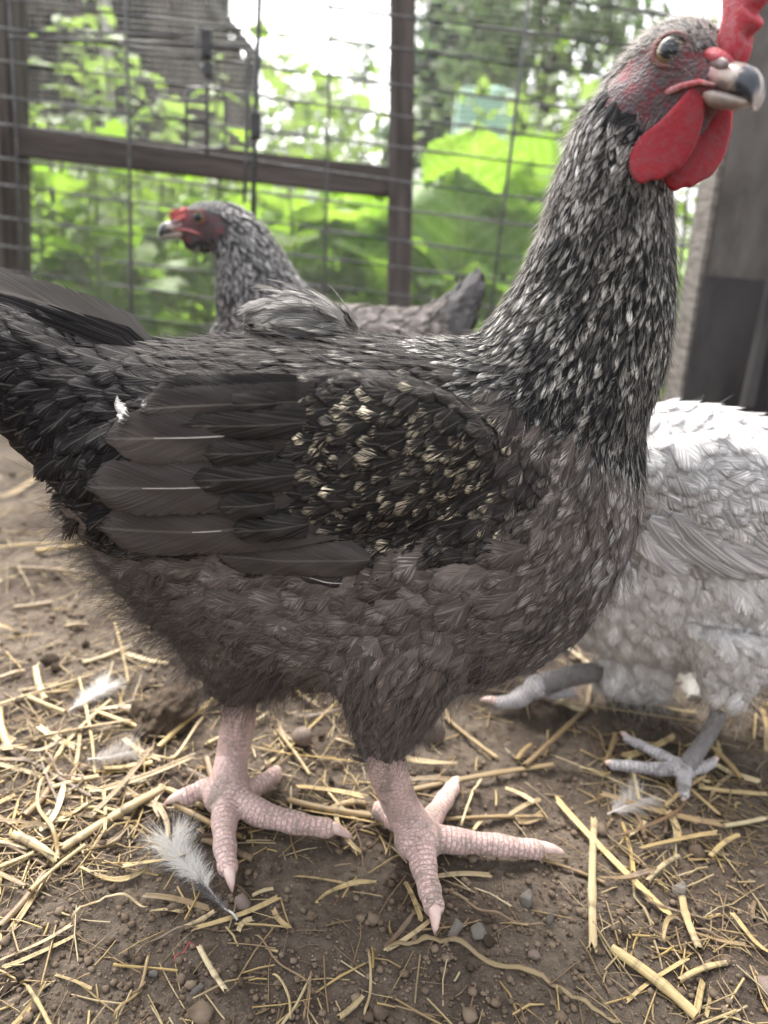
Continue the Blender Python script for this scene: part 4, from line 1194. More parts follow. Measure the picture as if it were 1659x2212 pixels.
    def quill(name, u0, v0, u1, v1, wpx, lift, base_c, tip_c, ts, sag=0.0, fray=.155, shaft=True, far=False, Ycap=None, nl=18, na=9, sh=(.1, .85)):
        yy = [min(surfY(u0 + (u1 - u0) * k, v0 + (v1 - v0) * k + dv) for dv in (-wpx * .3, 0, wpx * .3)) for k in np.linspace(0, 1, 9)]
        ya = np.polyfit(np.linspace(0, 1, 9), yy, 2); Yf_ = lambda k: (np.polyval(ya, k) if Ycap is None else Ycap[0] + (Ycap[1] - Ycap[0]) * k)
        P_ = []
        for i in range(nl):
            k = i / (nl - 1)
            P_.append(at(u0 + (u1 - u0) * k, v0 + (v1 - v0) * k + sag * 4 * k * (1 - k), Yf_(k) - (lift + .0022) * (min(1, k / .5) if lift > .002 else 1) + (.0022 if lift > .002 else 0)))
        V = []; fuv = []; rnd = random.random()
        for i in range(nl):
            k = i / (nl - 1); tg = (P_[min(i + 1, nl - 1)] - P_[max(i - 1, 0)]).normalized()
            nn = Vector((0, -1, .05)); nn = (nn - tg * nn.dot(tg)).normalized(); sd = nn.cross(tg)
            dep = (P_[i] - CAM_P).dot(CAM_R @ Vector((0, 0, -1)))
            wv = (min(1, (k / .15 + .25)) if lift <= .002 else 1.0) * math.sqrt(max(0.02, 1 - max(0, (k - .80) / .20) ** 2.6))
            for j in range(na):
                u_ = -1 + 2 * j / (na - 1)
                q = P_[i] + sd * (u_ * wv * wpx * .5 * dep / FPX) + nn * ((.0022 * (1 - u_ * u_) - .0004 + .0005 * math.sin(k * 14 + 3 * u_)) * (min(1, k / .4) if lift > .002 else 1))
                q += tg * (-.06 * abs(u_) ** 2 * k * wpx * dep / FPX)
                if far: q = Vector((q.x, 2 * Y0 - q.y, q.z))
                V.append(q - Vector(base)); fuv.append((u_, k, rnd))
        fs = [(i * na + j, i * na + j + 1, (i + 1) * na + j + 1, (i + 1) * na + j) for i in range(nl - 1) for j in range(na - 1)]
        n = len(V)
        o = put(name, feather_mesh(name, V, fs, fuv, np.tile((*base_c, fray), (n, 1)), np.tile((*tip_c, ts), (n, 1))), t)
        if shaft:
            m = MB(); a = na // 2
            m.tube([Vector(V[i * na + a]) + Vector((0, (.0001 if far else -.0001), 0)) for i in range(int(sh[0] * nl), int(sh[1] * nl))], [.00026 * (1 - .6 * i / nl) for i in range(int(sh[0] * nl), int(sh[1] * nl))], 6)
            put('shaft', m.mesh('shaft', M_SHAFT), o)
        return o
    fl = (.072, .062, .058); ft = (.085, .075, .07)
    for far in (False, True):
        quill('flight_feather', 800, 1205, 470, 1196, 80, .0012, fl, ft, .95, 8, far=far, shaft=False)
        quill('flight_feather', 720, 1108, 214, 1136, 118, .0026, fl, ft, .95, 22, far=far, sh=(.45, .62))
        quill('flight_feather', 720, 1020, 188, 1050, 132, .0050, (.068, .059, .056), ft, .95, 14, far=far, sh=(.42, .82))
        quill('flight_feather', 690, 925, 228, 946, 118, .0074, (.056, .049, .0465), ft, .95, 6, far=far, sh=(.40, .80))
        quill('flight_feather', 680, 868, 300, 884, 86, .0090, (.036, .032, .031), ft, .95, -4, far=far, shaft=False)
        quill('flight_feather', 640, 845, 330, 850, 70, .0098, (.018, .016, .016), ft, .95, -6, far=far, shaft=False)
    cv = (.036, .032, .0305)
    for (u0, v0, u1, v1, wp) in ((650, 866, 430, 872, 66), (690, 910, 395, 918, 72), (620, 970, 440, 978, 70), (680, 1020, 415, 1036, 74), (620, 1080, 470, 1092, 70), (690, 1126, 500, 1146, 66)):
        quill('covert_feather', u0, v0, u1, v1, wp, .0088 - .0000062 * (v0 - 866), cv, (.05, .045, .042), .85, 4, .48, shaft=False, nl=12, na=7)
    quill('flight_feather', 775, 1262, 648, 1240, 34, .0022, (.05, .042, .04), (.07, .06, .06), .9, 3, shaft=True)
    # tail feathers
    tl = (.018, .0165, .017)
    for i, (u0, v0, u1, v1, wp, Y_, sg) in enumerate([(330, 765, -190, 640, 80, Y0 - .004, -12), (320, 782, -230, 680, 90, Y0 - .010, -12), (330, 765, -190, 640, 80, Y0 + .010, -12), (320, 782, -230, 680, 90, Y0 + .018, -12), (320, 800, -240, 715, 110, Y0 + .026, -16), (310, 830, -200, 800, 110, Y0 + .030, -8)]):
        quill('tail_feather', u0, v0, u1, v1, wp, 0, tl, (.05, .047, .047) if i == 0 else (.03, .028, .028), .85, sg, .3, Ycap=(Y_, Y_ - .006 * (1 if i < 2 else -1)), shaft=False)
    quill('tail_feather', 330, 752, -190, 606, 92, 0, (.085, .079, .074), (.11, .10, .095), .5, -34, .15, Ycap=(Y0 + .001, Y0 - .003), shaft=False)
    # dark vent plumes under the tail and the ruffled pale patch
    for (u0, v0, u1, v1, wp, lift) in [(250, 1010, 105, 1060, 80, .006), (260, 1070, 110, 1110, 70, .006), (230, 930, 70, 985, 90, .006), (200, 1100, 140, 1165, 40, .006), (215, 1110, 165, 1150, 36, .005)]:
        quill('vent_feather', u0, v0, u1, v1, wp, lift, (.020, .0175, .017), (.06, .05, .045), .8, -12, .6, shaft=False, Ycap=(Y0 - .040, Y0 - .026))
    for (u0, v0, u1, v1, wp) in [(247, 868, 280, 902, 34), (262, 880, 268, 912, 20), (318, 858, 318, 890, 26)]:
        quill('feather', u0, v0, u1, v1, wp, .0125, (.36, .35, .335) if u0 < 300 else (.14, .13, .125), (.50, .485, .465), .5, 0, .5, shaft=False, nl=8, na=5)['label'] = 'white feather tip showing between tail and wing' if u0 < 300 else 'grey feather tip beside the white one'
    for i, (u0, v0, u1, v1, wp) in enumerate([(690, 722, 585, 690, 56), (700, 716, 608, 668, 54), (660, 728, 570, 706, 56), (690, 720, 625, 676, 56), (705, 718, 664, 664, 52)]):
        quill('ruffled_feather', u0, v0, u1, v1, wp, 0, (.10, .095, .091), (.23, .217, .205), .4, -8, 1.0, shaft=False, Ycap=(.318 + .003 * (i % 3), .314 + .004 * (i % 4)), nl=10, na=7)
    # the white plume at the breast
    for (u0, v0, u1, v1, wp) in [(1345, 1210, 1352, 1302, 34), (1362, 1230, 1372, 1290, 26), (1335, 1225, 1338, 1318, 28)]:
        quill('breast_plume', u0, v0, u1, v1, wp, .001, (.42, .40, .39), (.66, .64, .62), .4, 0, .95, shaft=False, Ycap=(Y0 - .018, Y0 - .014), nl=10, na=7)
    # loose down
    P_, N_, u, v, reg, d = S_
    r = np.random.default_rng(5)
    def fluff(name, mask, n, ln, rad, mat, seed, **kw):
        ids = np.nonzero(mask)[0]; i = ids[r.integers(0, len(ids), n)]
        jit = r.normal(0, .0035, (n, 3)); root = P_[i] + jit
        for q in range(n):
            root[q] = bvh.find_nearest(root[q])[0]
        dd = d[i] - (d[i] * N_[i]).sum(1)[:, None] * N_[i]; dd /= np.linalg.norm(dd, axis=1)[:, None]
        hair_object(name, root - np.array(base), dd, N_[i], ln, rad, mat, t, seed, **kw)
    fluff('down', (reg == 4) & (np.abs(u - 650) < 95) & (v < 735), 900, .008, .00006, M_FLUFF_GREY, 11, lift=.5, spread=.4)
    fluff('down', (reg == 9), 13000, .024, .00007, M_FLUFF_DARK, 1, lift=.55, spread=.45, curl=.5)
    fluff('down', (reg == 6) | (reg == 7), 9000, .017, .00006, M_FLUFF_BROWN, 2, lift=.22, spread=.35)
    fluff('down', ((reg == 6) & (v > 1250)) | (reg == 7), 1500, .020, .00005, M_FLUFF_GREY, 3, lift=.4, spread=.4)
    fluff('down', (reg == 3), 5000, .012, .00005, M_FLUFF_GREY, 4, lift=.3, spread=.25)
    fluff('hackle_barbs', (reg == 2) | (reg == 1), 9000, .0085, .000045, M_FLUFF_PALE, 5, lift=.30, spread=.14, curl=.10)
    fluff('hackle_barbs', (reg == 2) | (reg == 1), 7000, .0085, .00005, M_FLUFF_DARK, 8, lift=.32, spread=.14, curl=.10)
    fluff('hackle_barbs', (reg == 4), 2500, .010, .00005, M_FLUFF_GREY, 6, lift=.3, spread=.25, curl=.2)
    fluff('crown_barbs', (reg == 0), 4200, .0042, .00005, M_FLUFF_PALE, 7, lift=.5, spread=.3, curl=.2)
    finish_body(t, base, body, skin, down)
    head_parts(t, Mh, base, 1.0, wrot=(.72, .95), comb_back=.0085)
    # legs
    def Gz(u, v, z): return gnd(u, v, z)
    near_shank = [(at(822, 1600, .284), .0094), (at(838, 1668, .287), .0095), (at(868, 1745, .296), .0090), (Gz(905, 1808, .0105), .0106)]
    hub = near_shank[-1][0]
    toes = [([(hub, .0086), (Gz(985, 1816, .0085), .0062), (Gz(1080, 1826, .0075), .0054), (Gz(1158, 1835, .0060), .0048)], Gz(1222, 1846, .0008)),
            ([(hub, .0086), (Gz(915, 1872, .0085), .0064), (Gz(930, 1930, .0075), .0054), (Gz(937, 1956, .0060), .0049)], Gz(940, 2022, .0006)),
            ([(hub, .0080), (Gz(935, 1765, .0085), .0056), (Gz(962, 1725, .0080), .0050), (Gz(976, 1704, .0070), .0044)], Gz(990, 1680, .0050)),
            ([(hub + Vector((-.004, .004, .002)), .0054), (Gz(850, 1772, .0085), .0051), (Gz(822, 1752, .0070), .0045)], Gz(808, 1742, .0030))]
    make_leg('leg', t, base, near_shank, toes, M_LEG)
    far_shank = [(at(520, 1500, .340), .0092), (at(515, 1560, .338), .0096), (at(500, 1640, .334), .0091), (Gz(492, 1714, .0110), .0106)]
    hub = far_shank[-1][0]
    toes = [([(hub, .0088), (Gz(560, 1758, .0090), .0067), (Gz(640, 1778, .0080), .0056), (Gz(706, 1789, .0062), .0048)], Gz(764, 1814, .0008)),
            ([(hub, .0086), (Gz(484, 1778, .0088), .0064), (Gz(486, 1835, .0080), .0056), (Gz(492, 1872, .0062), .0048)], Gz(502, 1928, .0008)),
            ([(hub, .0076), (Gz(530, 1716, .0090), .0060), (Gz(566, 1692, .0080), .0051), (Gz(592, 1674, .0072), .0045)], Gz(606, 1666, .004)),
            ([(hub + Vector((-.004, .0, .002)), .0054), (Gz(440, 1704, .0085), .0053), (Gz(402, 1721, .0070), .0048)], Gz(355, 1738, .0040))]
    make_leg('leg', t, base, far_shank, toes, M_LEG)
    return t
M_SHAFT = noise_mat('shaft', (.36, .34, .31), (.50, .47, .43), 100, .4, .5, .1)
main_hen()

# ================================================================== the grey speckled hen behind
def back_hen():
    Y0 = .62
    base = at(720, 1000, Y0); base.z = 0
    t = thing('hen', 'grey speckled hen with a low orange comb standing sideways behind the large hen', 'hen', base, 'hens in the run')
    mb = MB()
    st = [(452, 740, 880, .016), (475, 690, 950, .030), (530, 665, 1010, .042), (640, 655, 1045, .050), (760, 662, 1050, .050), (860, 672, 1030, .046), (930, 665, 960, .036), (985, 628, 830, .022), (1018, 598, 700, .013), (1040, 582, 630, .007)]
    loft_trunk(mb, st, Y0)
    loft_neck(mb, [(640, 790, 150, .044, Y0), (590, 700, 112, .038, Y0), (556, 630, 92, .032, Y0), (540, 570, 76, .027, Y0), (520, 520, 60, .022, Y0), (490, 485, 46, .018, Y0), (455, 468, 36, .014, Y0)], Y0)
    HC = at(448, 482, Y0)
    Mh = Matrix.Translation(HC) @ rot_to((-.906, -.408, -.109), (-.097, -.05, .994)).to_4x4() @ Matrix.Scale(1.10, 4)
    head_shapes(mb, Mh)
    for sgn in (1, -1):
        Yw = Y0 - sgn * .042; c = at(760, 780, Yw)
        add_ellipsoid(mb, c, [at(930, 770, Yw) - c, Vector((0, .013, 0)), at(760, 700, Yw) - c], 20)
        mb.loft([ell_ring(at(u, v, Y0 - sgn * .03), Vector((r_, 0, 0)), Vector((0, r_ * .8, 0))) for u, v, r_ in ((700, 960, .045), (690, 1050, .035), (690, 1110, .018), (700, 1150, .010))])
    body = voxel(mb, .0032, 6, .5); bvh = bvh_of(body)
    Mi = np.array(Mh.inverted())
    def headc(V): return V @ Mi[:3, :3].T + Mi[:3, 3]
    def skin(V):
        q = headc(V)
        a = ((q[:, 0] - .0085) / .0200) ** 2 + ((q[:, 2] + .0030) / .0125) ** 2
        top = np.clip((q[:, 2] - .0085) / .002, 0, 1)
        return np.clip((1.1 - a) / .25, 0, 1) * (1 - top)
    def down(V): return np.tile(np.array([.09, .085, .085, 1.]), (len(V), 1))
    R_ = [reg_(.0050, .0034, .0014, (.12, .118, .12), (.24, .235, .23), .6, .4, .08, 0, .0003),
          reg_(.0130, .0056, .0030, (.055, .053, .055), (.38, .37, .36), .58, .3, .10, 1),
          reg_(.0170, .0080, .0042, (.05, .046, .047), (.34, .32, .31), .66, .4, .12, 0),
          reg_(.0230, .0110, .0060, (.10, .088, .084), (.21, .185, .175), .70, .4, .10, 0),
          reg_(.0300, .0110, .0062, (.11, .105, .105), (.16, .15, .15), .8, .2, .08, 0)]
    def rfun(u, v, P_):
        g = np.full(len(u), 3)
        g[(u < 700) & (v < 760 - (u - 520) * .35)] = 1; g[(u < 560) & (v > 640)] = 2
        g[(u > 960)] = 4
        q = headc(P_); hd = (q[:, 0] > -.014) & (q[:, 2] > -.015) & (np.abs(q[:, 1]) < .016); g[hd] = 0; g[hd & (q[:, 0] > .02)] = -1
        return g
    flow = flow_field([(440, 430, .9, -.1), (500, 470, .8, .6), (560, 520, .6, .8), (480, 560, .2, 1), (600, 600, .6, .8), (470, 640, 0, 1), (640, 660, .9, .4), (800, 700, 1, .1), (560, 800, .6, .8), (900, 680, 1, -.1), (1000, 620, .8, -.6), (760, 900, 1, .2), (700, 1050, .1, 1)])
    hen_feathers(t, base, body, bvh, R_, flow, rfun, Y0, 50000, 51, skin, 0, nl=6, na=3)
    finish_body(t, base, body, skin, down)
    M_COMB2 = skin_mat('low_comb_skin', (.40, .085, .08), (.42, .22, .20), .4, .25, 500)
    head_parts(t, Mh, base, 1.0, .27, 0, M_COMB2)
    for sgn in (1, -1):
        p = at(700, 1120, Y0 - sgn * .03)
        hub = Vector((p.x - .008, p.y, .012))
        make_leg('leg', t, base, [(p + Vector((0, 0, .02)), .009), (p.lerp(hub, .5), .0088), (hub, .011)],
                 [([(hub, .009), (hub + Vector((-.03, a * .5, -.004)), .007), (hub + Vector((-.058, a, -.006)), .0055)], hub + Vector((-.07, a * 1.2, -.011))) for a in (-.03, 0, .03)]
                 + [([(hub, .008), (hub + Vector((.025, 0, -.005)), .0055)], hub + Vector((.036, 0, -.010)))], M_LEG, .0016)
back_hen()

# ================================================================== the pale grey hen on the right
def grey_hen():
    Y0 = .432
    base = gnd(1500, 1690)
    t = thing('hen', 'pale lavender grey hen at the right edge stepping with one foot raised', 'hen', base, 'hens in the run')
    mb = MB()
    st = [(1185, 1060, 1290, .012, .452), (1235, 950, 1365, .032, .448), (1320, 895, 1400, .045, .442), (1430, 880, 1415, .052, .436), (1550, 884, 1425, .0545, .430), (1680, 925, 1425, .053, .424), (1820, 950, 1420, .047, .418), (1940, 945, 1380, .037, .412), (2060, 910, 1200, .025, .408), (2150, 870, 1020, .012, .405)]
    loft_trunk(mb, st, Y0)
    loft_neck(mb, [(1360, 1090, 150, .036, .442), (1260, 1040, 110, .030, .450), (1180, 1050, 85, .025, .460), (1115, 1100, 68, .021, .468), (1075, 1160, 52, .017, .474), (1052, 1200, 40, .013, .478)], Y0)
    HC = at(1050, 1205, .479)
    Mh = Matrix.Translation(HC) @ rot_to((-.62, .05, -.78), (-.78, 0, .62)).to_4x4() @ Matrix.Scale(1.1, 4)
    head_shapes(mb, Mh)
    for sgn in (1, -1):
        Yw = .424 - sgn * .046; c = at(1590, 1075, Yw)
        add_ellipsoid(mb, c, [at(1850, 1110, Yw) - c, Vector((0, .014, 0)), at(1580, 945, Yw) - c], 22)
    mb.loft([ell_ring(at(u, v, Y_), Vector((r_, 0, 0)), Vector((0, r_ * .8, 0))) for u, v, Y_, r_ in ((1585, 1340, .400, .040), (1590, 1400, .396, .030), (1575, 1460, .392, .018), (1560, 1505, .390, .0085))])
    mb.loft([ell_ring(at(u, v, Y_), Vector((0, 0, r_)), Vector((0, r_ * .8, 0))) for u, v, Y_, r_ in ((1430, 1390, .45, .040), (1360, 1430, .445, .026), (1300, 1450, .44, .012))])
    body = voxel(mb, .0028, 6, .5); bvh = bvh_of(body)
    Mi = np.array(Mh.inverted())
    def headc(V): return V @ Mi[:3, :3].T + Mi[:3, 3]
    def skin(V):
        q = headc(V); a = ((q[:, 0] - .0085) / .0205) ** 2 + ((q[:, 2] + .0045) / .0135) ** 2
        return np.clip((1.15 - a) / .25, 0, 1) * (q[:, 2] < .0085)
    def down(V):
        u, v, _ = proj(V); out = np.tile(np.array([.36, .34, .335, 1.]), (len(V), 1)); out[v > 1250] = [.50, .47, .45, 1]; return out
    R_ = [reg_(.0050, .0034, .0014, (.30, .29, .29), (.45, .44, .44), .6, .4, .08, 0, .0003),
          reg_(.0150, .0065, .0036, (.36, .345, .345), (.52, .50, .50), .6, .4, .12, 1),
          reg_(.0240, .0150, .0056, (.52, .505, .50), (.66, .645, .64), .7, .7, .06, 0),
          reg_(.0250, .0150, .0058, (.48, .465, .462), (.64, .62, .615), .74, .6, .06, 0),
          reg_(.0250, .0140, .0062, (.68, .655, .635), (.74, .715, .695), .6, .95, .16, 0)]
    def rfun(u, v, P_):
        g = np.full(len(u), 3)
        g[(v < 1010) & (u > 1300)] = 2; g[v > 1240] = 4; g[u < 1290] = 1; g[(u < 1330) & (v > 1240)] = 4
        q = headc(P_); hd = (q[:, 0] > -.014) & (q[:, 2] > -.015) & (np.abs(q[:, 1]) < .016); g[hd] = 0; g[hd & (q[:, 0] > .02)] = -1
        return g
    flow = flow_field([(1440, 880, .95, .3), (1600, 920, .95, .35), (1450, 1000, .7, .7), (1600, 1050, .9, .5), (1400, 1150, .6, .8), (1560, 1180, .95, .3), (1400, 1300, .35, .95), (1550, 1350, .2, 1), (1650, 1400, .5, .9), (1350, 1430, .3, .95), (1550, 1520, .1, 1), (1150, 1080, .7, -.5), (1250, 1020, .9, -.1)])
    def extra(F, u, v, reg, r):
        k = (reg == 2) & (r.random(len(u)) < .3); F['lift'][k] = np.clip(F['lift'][k] * 2.2, 0, .5)
        k = (reg == 3) & (r.random(len(u)) < .25); F['lift'][k] = np.clip(F['lift'][k] * 2.0, 0, .5)
    P_, N_, u, v, reg, d = hen_feathers(t, base, body, bvh, R_, flow, rfun, Y0, 60000, 61, skin, 60, np.array([0, .5, 1.5, 1, .5]), extra=extra, jt=(.06, .06))
    r = np.random.default_rng(9)
    def fluff(name, mask, n, ln, rad, mat, seed, **kw):
        ids = np.nonzero(mask)[0]; i = ids[r.integers(0, len(ids), n)]; root = P_[i] + r.normal(0, .004, (n, 3))
        for q in range(n): root[q] = bvh.find_nearest(root[q])[0]
        dd = d[i] - (d[i] * N_[i]).sum(1)[:, None] * N_[i]; dd /= np.linalg.norm(dd, axis=1)[:, None]
        hair_object(name, root - np.array(base), dd, N_[i], ln, rad, mat, t, seed, **kw)
    fluff('down', reg == 4, 9000, .018, .00008, M_FLUFF_PALE, 1, lift=.35, spread=.45, curl=.5)
    fluff('down', reg == 4, 1500, .022, .00007, M_FLUFF_WHITE, 2, lift=.5, spread=.5, curl=.7)
    fluff('down', (reg == 2) | (reg == 3), 2500, .013, .00006, M_FLUFF_WHITE, 3, lift=.12, spread=.35)
    # wing quills along the lower edge of the wing
    for i, (u0, v0, u1, v1, wp) in enumerate([(1385, 1150, 1500, 1222, 60), (1400, 1120, 1640, 1232, 70), (1450, 1110, 1720, 1225, 75), (1500, 1080, 1780, 1205, 75)]):
        pts0 = [at(u0 + (u1 - u0) * k, v0 + (v1 - v0) * k + 20 * math.sin(k * 3.1), .3685 - .0012 * i + .002 * k) for k in np.linspace(0, 1, 12)]
        V, fuv, fs, na = [], [], [], 5; rd = random.random()
        for j, p in enumerate(pts0):
            k = j / 11; tg = (pts0[min(j + 1, 11)] - pts0[max(j - 1, 0)]).normalized(); sd = tg.cross(Vector((0, 1, 0))).normalized()
            wv = min(1, k / .2 + .3) * math.sqrt(max(.03, 1 - max(0, (k - .75) / .25) ** 2.2)); dep = (p - CAM_P).length * .93
            for a in range(na):
                u_ = -1 + a / 2; q = p + sd * (u_ * wv * wp * .5 * dep / FPX) + Vector((0, -.0016 * (1 - u_ * u_), 0)); V.append(q - base); fuv.append((u_, k, rd))
        fs = [(j * na + a, j * na + a + 1, (j + 1) * na + a + 1, (j + 1) * na + a) for j in range(11) for a in range(na - 1)]
        put('flight_feather', feather_mesh('flight_feather', V, fs, fuv, np.tile((.48, .46, .457, .4), (len(V), 1)), np.tile((.50, .48, .475, .9), (len(V), 1))), t)
    finish_body(t, base, body, skin, down)
    head_parts(t, Mh, base, 1.0, .6, .5)
    def Gz(u, v, z): return gnd(u, v, z)
    hub = Gz(1478, 1662, .0075)
    make_leg('leg', t, base, [(at(1556, 1535, .390), .0051), (at(1530, 1590, .386), .0048), (hub, .0058)],
             [([(hub, .0054), (Gz(1420, 1662, .0075), .0041), (Gz(1350, 1654, .0068), .0036), (Gz(1325, 1652, .006), .0033)], Gz(1298, 1652, .0025)),
              ([(hub, .0053), (Gz(1425, 1630, .0075), .0038), (Gz(1378, 1608, .0068), .0034), (Gz(1355, 1596, .006), .0030)], Gz(1338, 1582, .003)),
              ([(hub, .0053), (Gz(1478, 1690, .0075), .0041), (Gz(1476, 1715, .0065), .0035)], Gz(1474, 1742, .0008)),
              ([(hub, .0050), (Gz(1515, 1660, .0075), .0038), (Gz(1538, 1648, .006), .0032)], Gz(1553, 1638, .003))], M_LEG_GREY)
    Yl = .425
    hub = at(1160, 1482, Yl)
    make_leg('leg', t, base, [(at(1310, 1448, .44), .0070), (at(1240, 1458, .432), .0072), (hub, .0077)],
             [([(hub, .0073), (at(1120, 1512, Yl - .004), .0057), (at(1075, 1520, Yl - .006), .0044)], at(1036, 1512, Yl - .006)),
              ([(hub, .0066), (at(1195, 1498, Yl + .008), .0048), (at(1232, 1495, Yl + .01), .0039)], at(1258, 1500, Yl + .01)),
              ([(hub, .0066), (at(1125, 1500, Yl + .016), .0049), (at(1090, 1512, Yl + .024), .0039)], at(1066, 1516, Yl + .026))], M_LEG_GREY)
grey_hen()

# ================================================================== LITTER ON THE SOIL
def straw_mat(name, cols, dirt):
    g = NT(name)
    oi = g.n('ShaderNodeObjectInfo').outputs['Random']; lr = g.attr('lrnd').outputs['Fac']
    f = g.math('FRACT', g.math('ADD', g.math('MULTIPLY', oi, 7.31), lr))
    cr = g.n('ShaderNodeValToRGB', ins={0: f}); e = cr.color_ramp.elements
    e[0].position, e[0].color = 0, (*cols[0], 1); e[1].position, e[1].color = 1, (*cols[-1], 1)
    for i, c in enumerate(cols[1:-1]): k = e.new((i + 1) / (len(cols) - 1)); k.color = (*c, 1)
    tc = g.n('ShaderNodeTexCoord').outputs['Object']
    sp = g.n('ShaderNodeSeparateXYZ', ins={0: tc})
    st = g.noise(g.xyz(g.math('MULTIPLY', sp.outputs[0], 2.0), g.math('MULTIPLY', sp.outputs[1], 5.0), g.math('ADD', g.math('MULTIPLY', sp.outputs[2], 5.0), g.math('MULTIPLY', oi, 40.0))), 1.3, 3, .6)
    wv = g.noise(g.xyz(g.math('MULTIPLY', sp.outputs[0], 6.0), 0.0, g.math('MULTIPLY', oi, 60.0)), 1.0, 3, .6)
    k = g.math('ADD', .36, g.math('MULTIPLY', st, 1.05))
    col = g.mix(1.0, cr.outputs[0], g.xyz(k, k, k), 'MULTIPLY')
    col = g.mix(g.math('MULTIPLY', g.ramp(wv, .50, .66), .75), col, dirt)
    b = g.bump(st, .5, .0005)
    bs = g.bsdf(col, .42, .4, b); tr = g.n('ShaderNodeBsdfTranslucent', ins={0: col})
    return g.end(g.shader_mix(.12, bs, tr.outputs[0]))
M_STRAW = straw_mat('straw', [(.44, .31, .13), (.49, .375, .18), (.28, .19, .09), (.54, .45, .28), (.37, .26, .12), (.20, .135, .07), (.40, .31, .17), (.48, .33, .11)], (.13, .095, .06))
M_TWIG = straw_mat('brown_stem', [(.17, .105, .058), (.22, .15, .085), (.13, .09, .06)], (.09, .065, .045))
def straw_shape(kind, seed, pts=None, mat=None):
    """unit long stalk along X, unit wide"""
    r = random.Random(seed); m = MB(); n = 9
    if kind == 'tube':
        b1, b2 = r.uniform(-.05, .05), r.uniform(-.02, .02)
        P_ = [Vector((i / (n - 1) - .5, 0, 0)) for i in range(n)]
        vs, fs, seg = [], [], 9
        for i, p in enumerate(P_):
            k = i / (n - 1); node = 1 + .22 * math.exp(-((k - .62) / .02) ** 2)
            for a in range(seg):
                th = 2 * math.pi * a / seg; crush = .70 + .1 * math.sin(5 * k + seed)
                rr = .5 * (1 + .08 * math.sin(3 * th + seed)) * node
                end = (.04 * math.sin(3.3 * a + seed)) * (1 if i == n - 1 else -1 if i == 0 else 0)
                vs.append((p.x + end * .5, math.cos(th) * rr + b1 * 40 * k * (1 - k), math.sin(th) * rr * crush + b2 * 30 * k * (1 - k)))
        for i in range(n - 1):
            for a in range(seg): fs.append((i * seg + a, i * seg + (a + 1) % seg, (i + 1) * seg + (a + 1) % seg, (i + 1) * seg + a))
        # hollow ends
        for i, s in ((0, 1), (n - 1, -1)):
            c0 = len(vs)
            for a in range(seg):
                v = vs[i * seg + a]; vs.append((v[0] + .012 * s, v[1] * .62, v[2] * .62))
            for a in range(seg):
                f = (i * seg + a, c0 + a, c0 + (a + 1) % seg, i * seg + (a + 1) % seg); fs.append(f)
            fs.append(tuple(c0 + a for a in range(seg)))
        m.add(vs, fs)
    else:                                             # split stalk or dry blade: a channelled strip with ragged ends
        b1, tw = r.uniform(-.08, .08) * (3 if kind == 'blade' else 1), r.uniform(-.5, .5) * (2.5 if kind == 'blade' else 1)
        n = 12; na = 5; vs = []
        for i in range(n):
            k = i / (n - 1); wv = 1.0 if kind == 'strip' else min(1, .35 + 2.2 * (1 - k)) * (.7 + .3 * k)
            th0 = tw * (k - .5)
            for a in range(na):
                u_ = -1 + a / 2; y = .5 * u_ * wv; z = .18 * u_ * u_
                end = .05 * math.sin(7.7 * a + seed) * (1 if i == n - 1 else -1 if i == 0 else 0)
                vs.append((k - .5 + end * .5, y * math.cos(th0) - z * math.sin(th0) + b1 * 40 * k * (1 - k), y * math.sin(th0) + z * math.cos(th0) + .5 * math.sin(k * 6 + seed) * (.6 if kind == 'blade' else .2)))
        top = len(vs); vs += [(x, y, z - .09) for x, y, z in vs]
        fs = [(i * na + a, (i + 1) * na + a, (i + 1) * na + a + 1, i * na + a + 1) for i in range(n - 1) for a in range(na - 1)]
        fs += [tuple(top + q for q in f[::-1]) for f in fs]
        rim = [a for a in range(na)] + [i * na + na - 1 for i in range(1, n)] + [(n - 1) * na + a for a in range(na - 2, -1, -1)] + [i * na for i in range(n - 2, 0, -1)]
        fs += [(rim[i], rim[(i + 1) % len(rim)], top + rim[(i + 1) % len(rim)], top + rim[i]) for i in range(len(rim))]
        m.add(vs, fs)
    me = m.mesh('straw', mat or M_STRAW); pattr(me, 'lrnd', 'FLOAT', np.full(len(me.vertices), r.random()))
    return me
SV = {k: [straw_shape(k, s) for s in range(9)] for k in ('tube', 'strip', 'blade')}
TW = [straw_shape('blade', s + 40, mat=M_TWIG) for s in range(4)] + [straw_shape('tube', s + 50, mat=M_TWIG) for s in range(3)]
def lay(me, a, b, w, label, group=None, lift=.0, roll=None, name='straw', cat='straw'):
    a = Vector((a.x, a.y, 0)); b = Vector((b.x, b.y, 0))
    za = gz(a.x, a.y); zb = gz(b.x, b.y)
    zm = max(gz(*(a.lerp(b, k)).xy) - (za + (zb - za) * k) for k in (.25, .5, .75))
    up = max(0, zm) * .7 + w * .36 + lift
    a.z, b.z = za + up, zb + up
    x = (b - a); L = x.length; x.normalize(); z = Vector((0, 0, 1)); y = z.cross(x).normalized(); z = x.cross(y)
    M = Matrix((x, y, z)).transposed().to_4x4()
    o = put(name, me); rl = random.uniform(-.5, .5) if roll is None else roll
    o.matrix_world = Matrix.Translation((a + b) / 2) @ M @ Matrix.Rotation(rl, 4, 'X') @ Matrix.Diagonal((L, w, w, 1))
    return tag(o, label, cat, group)
def pxw(u, v, wpx):
    p = gnd(u, v); return wpx * (p - CAM_P).dot(CAM_R @ Vector((0, 0, -1))) / FPX
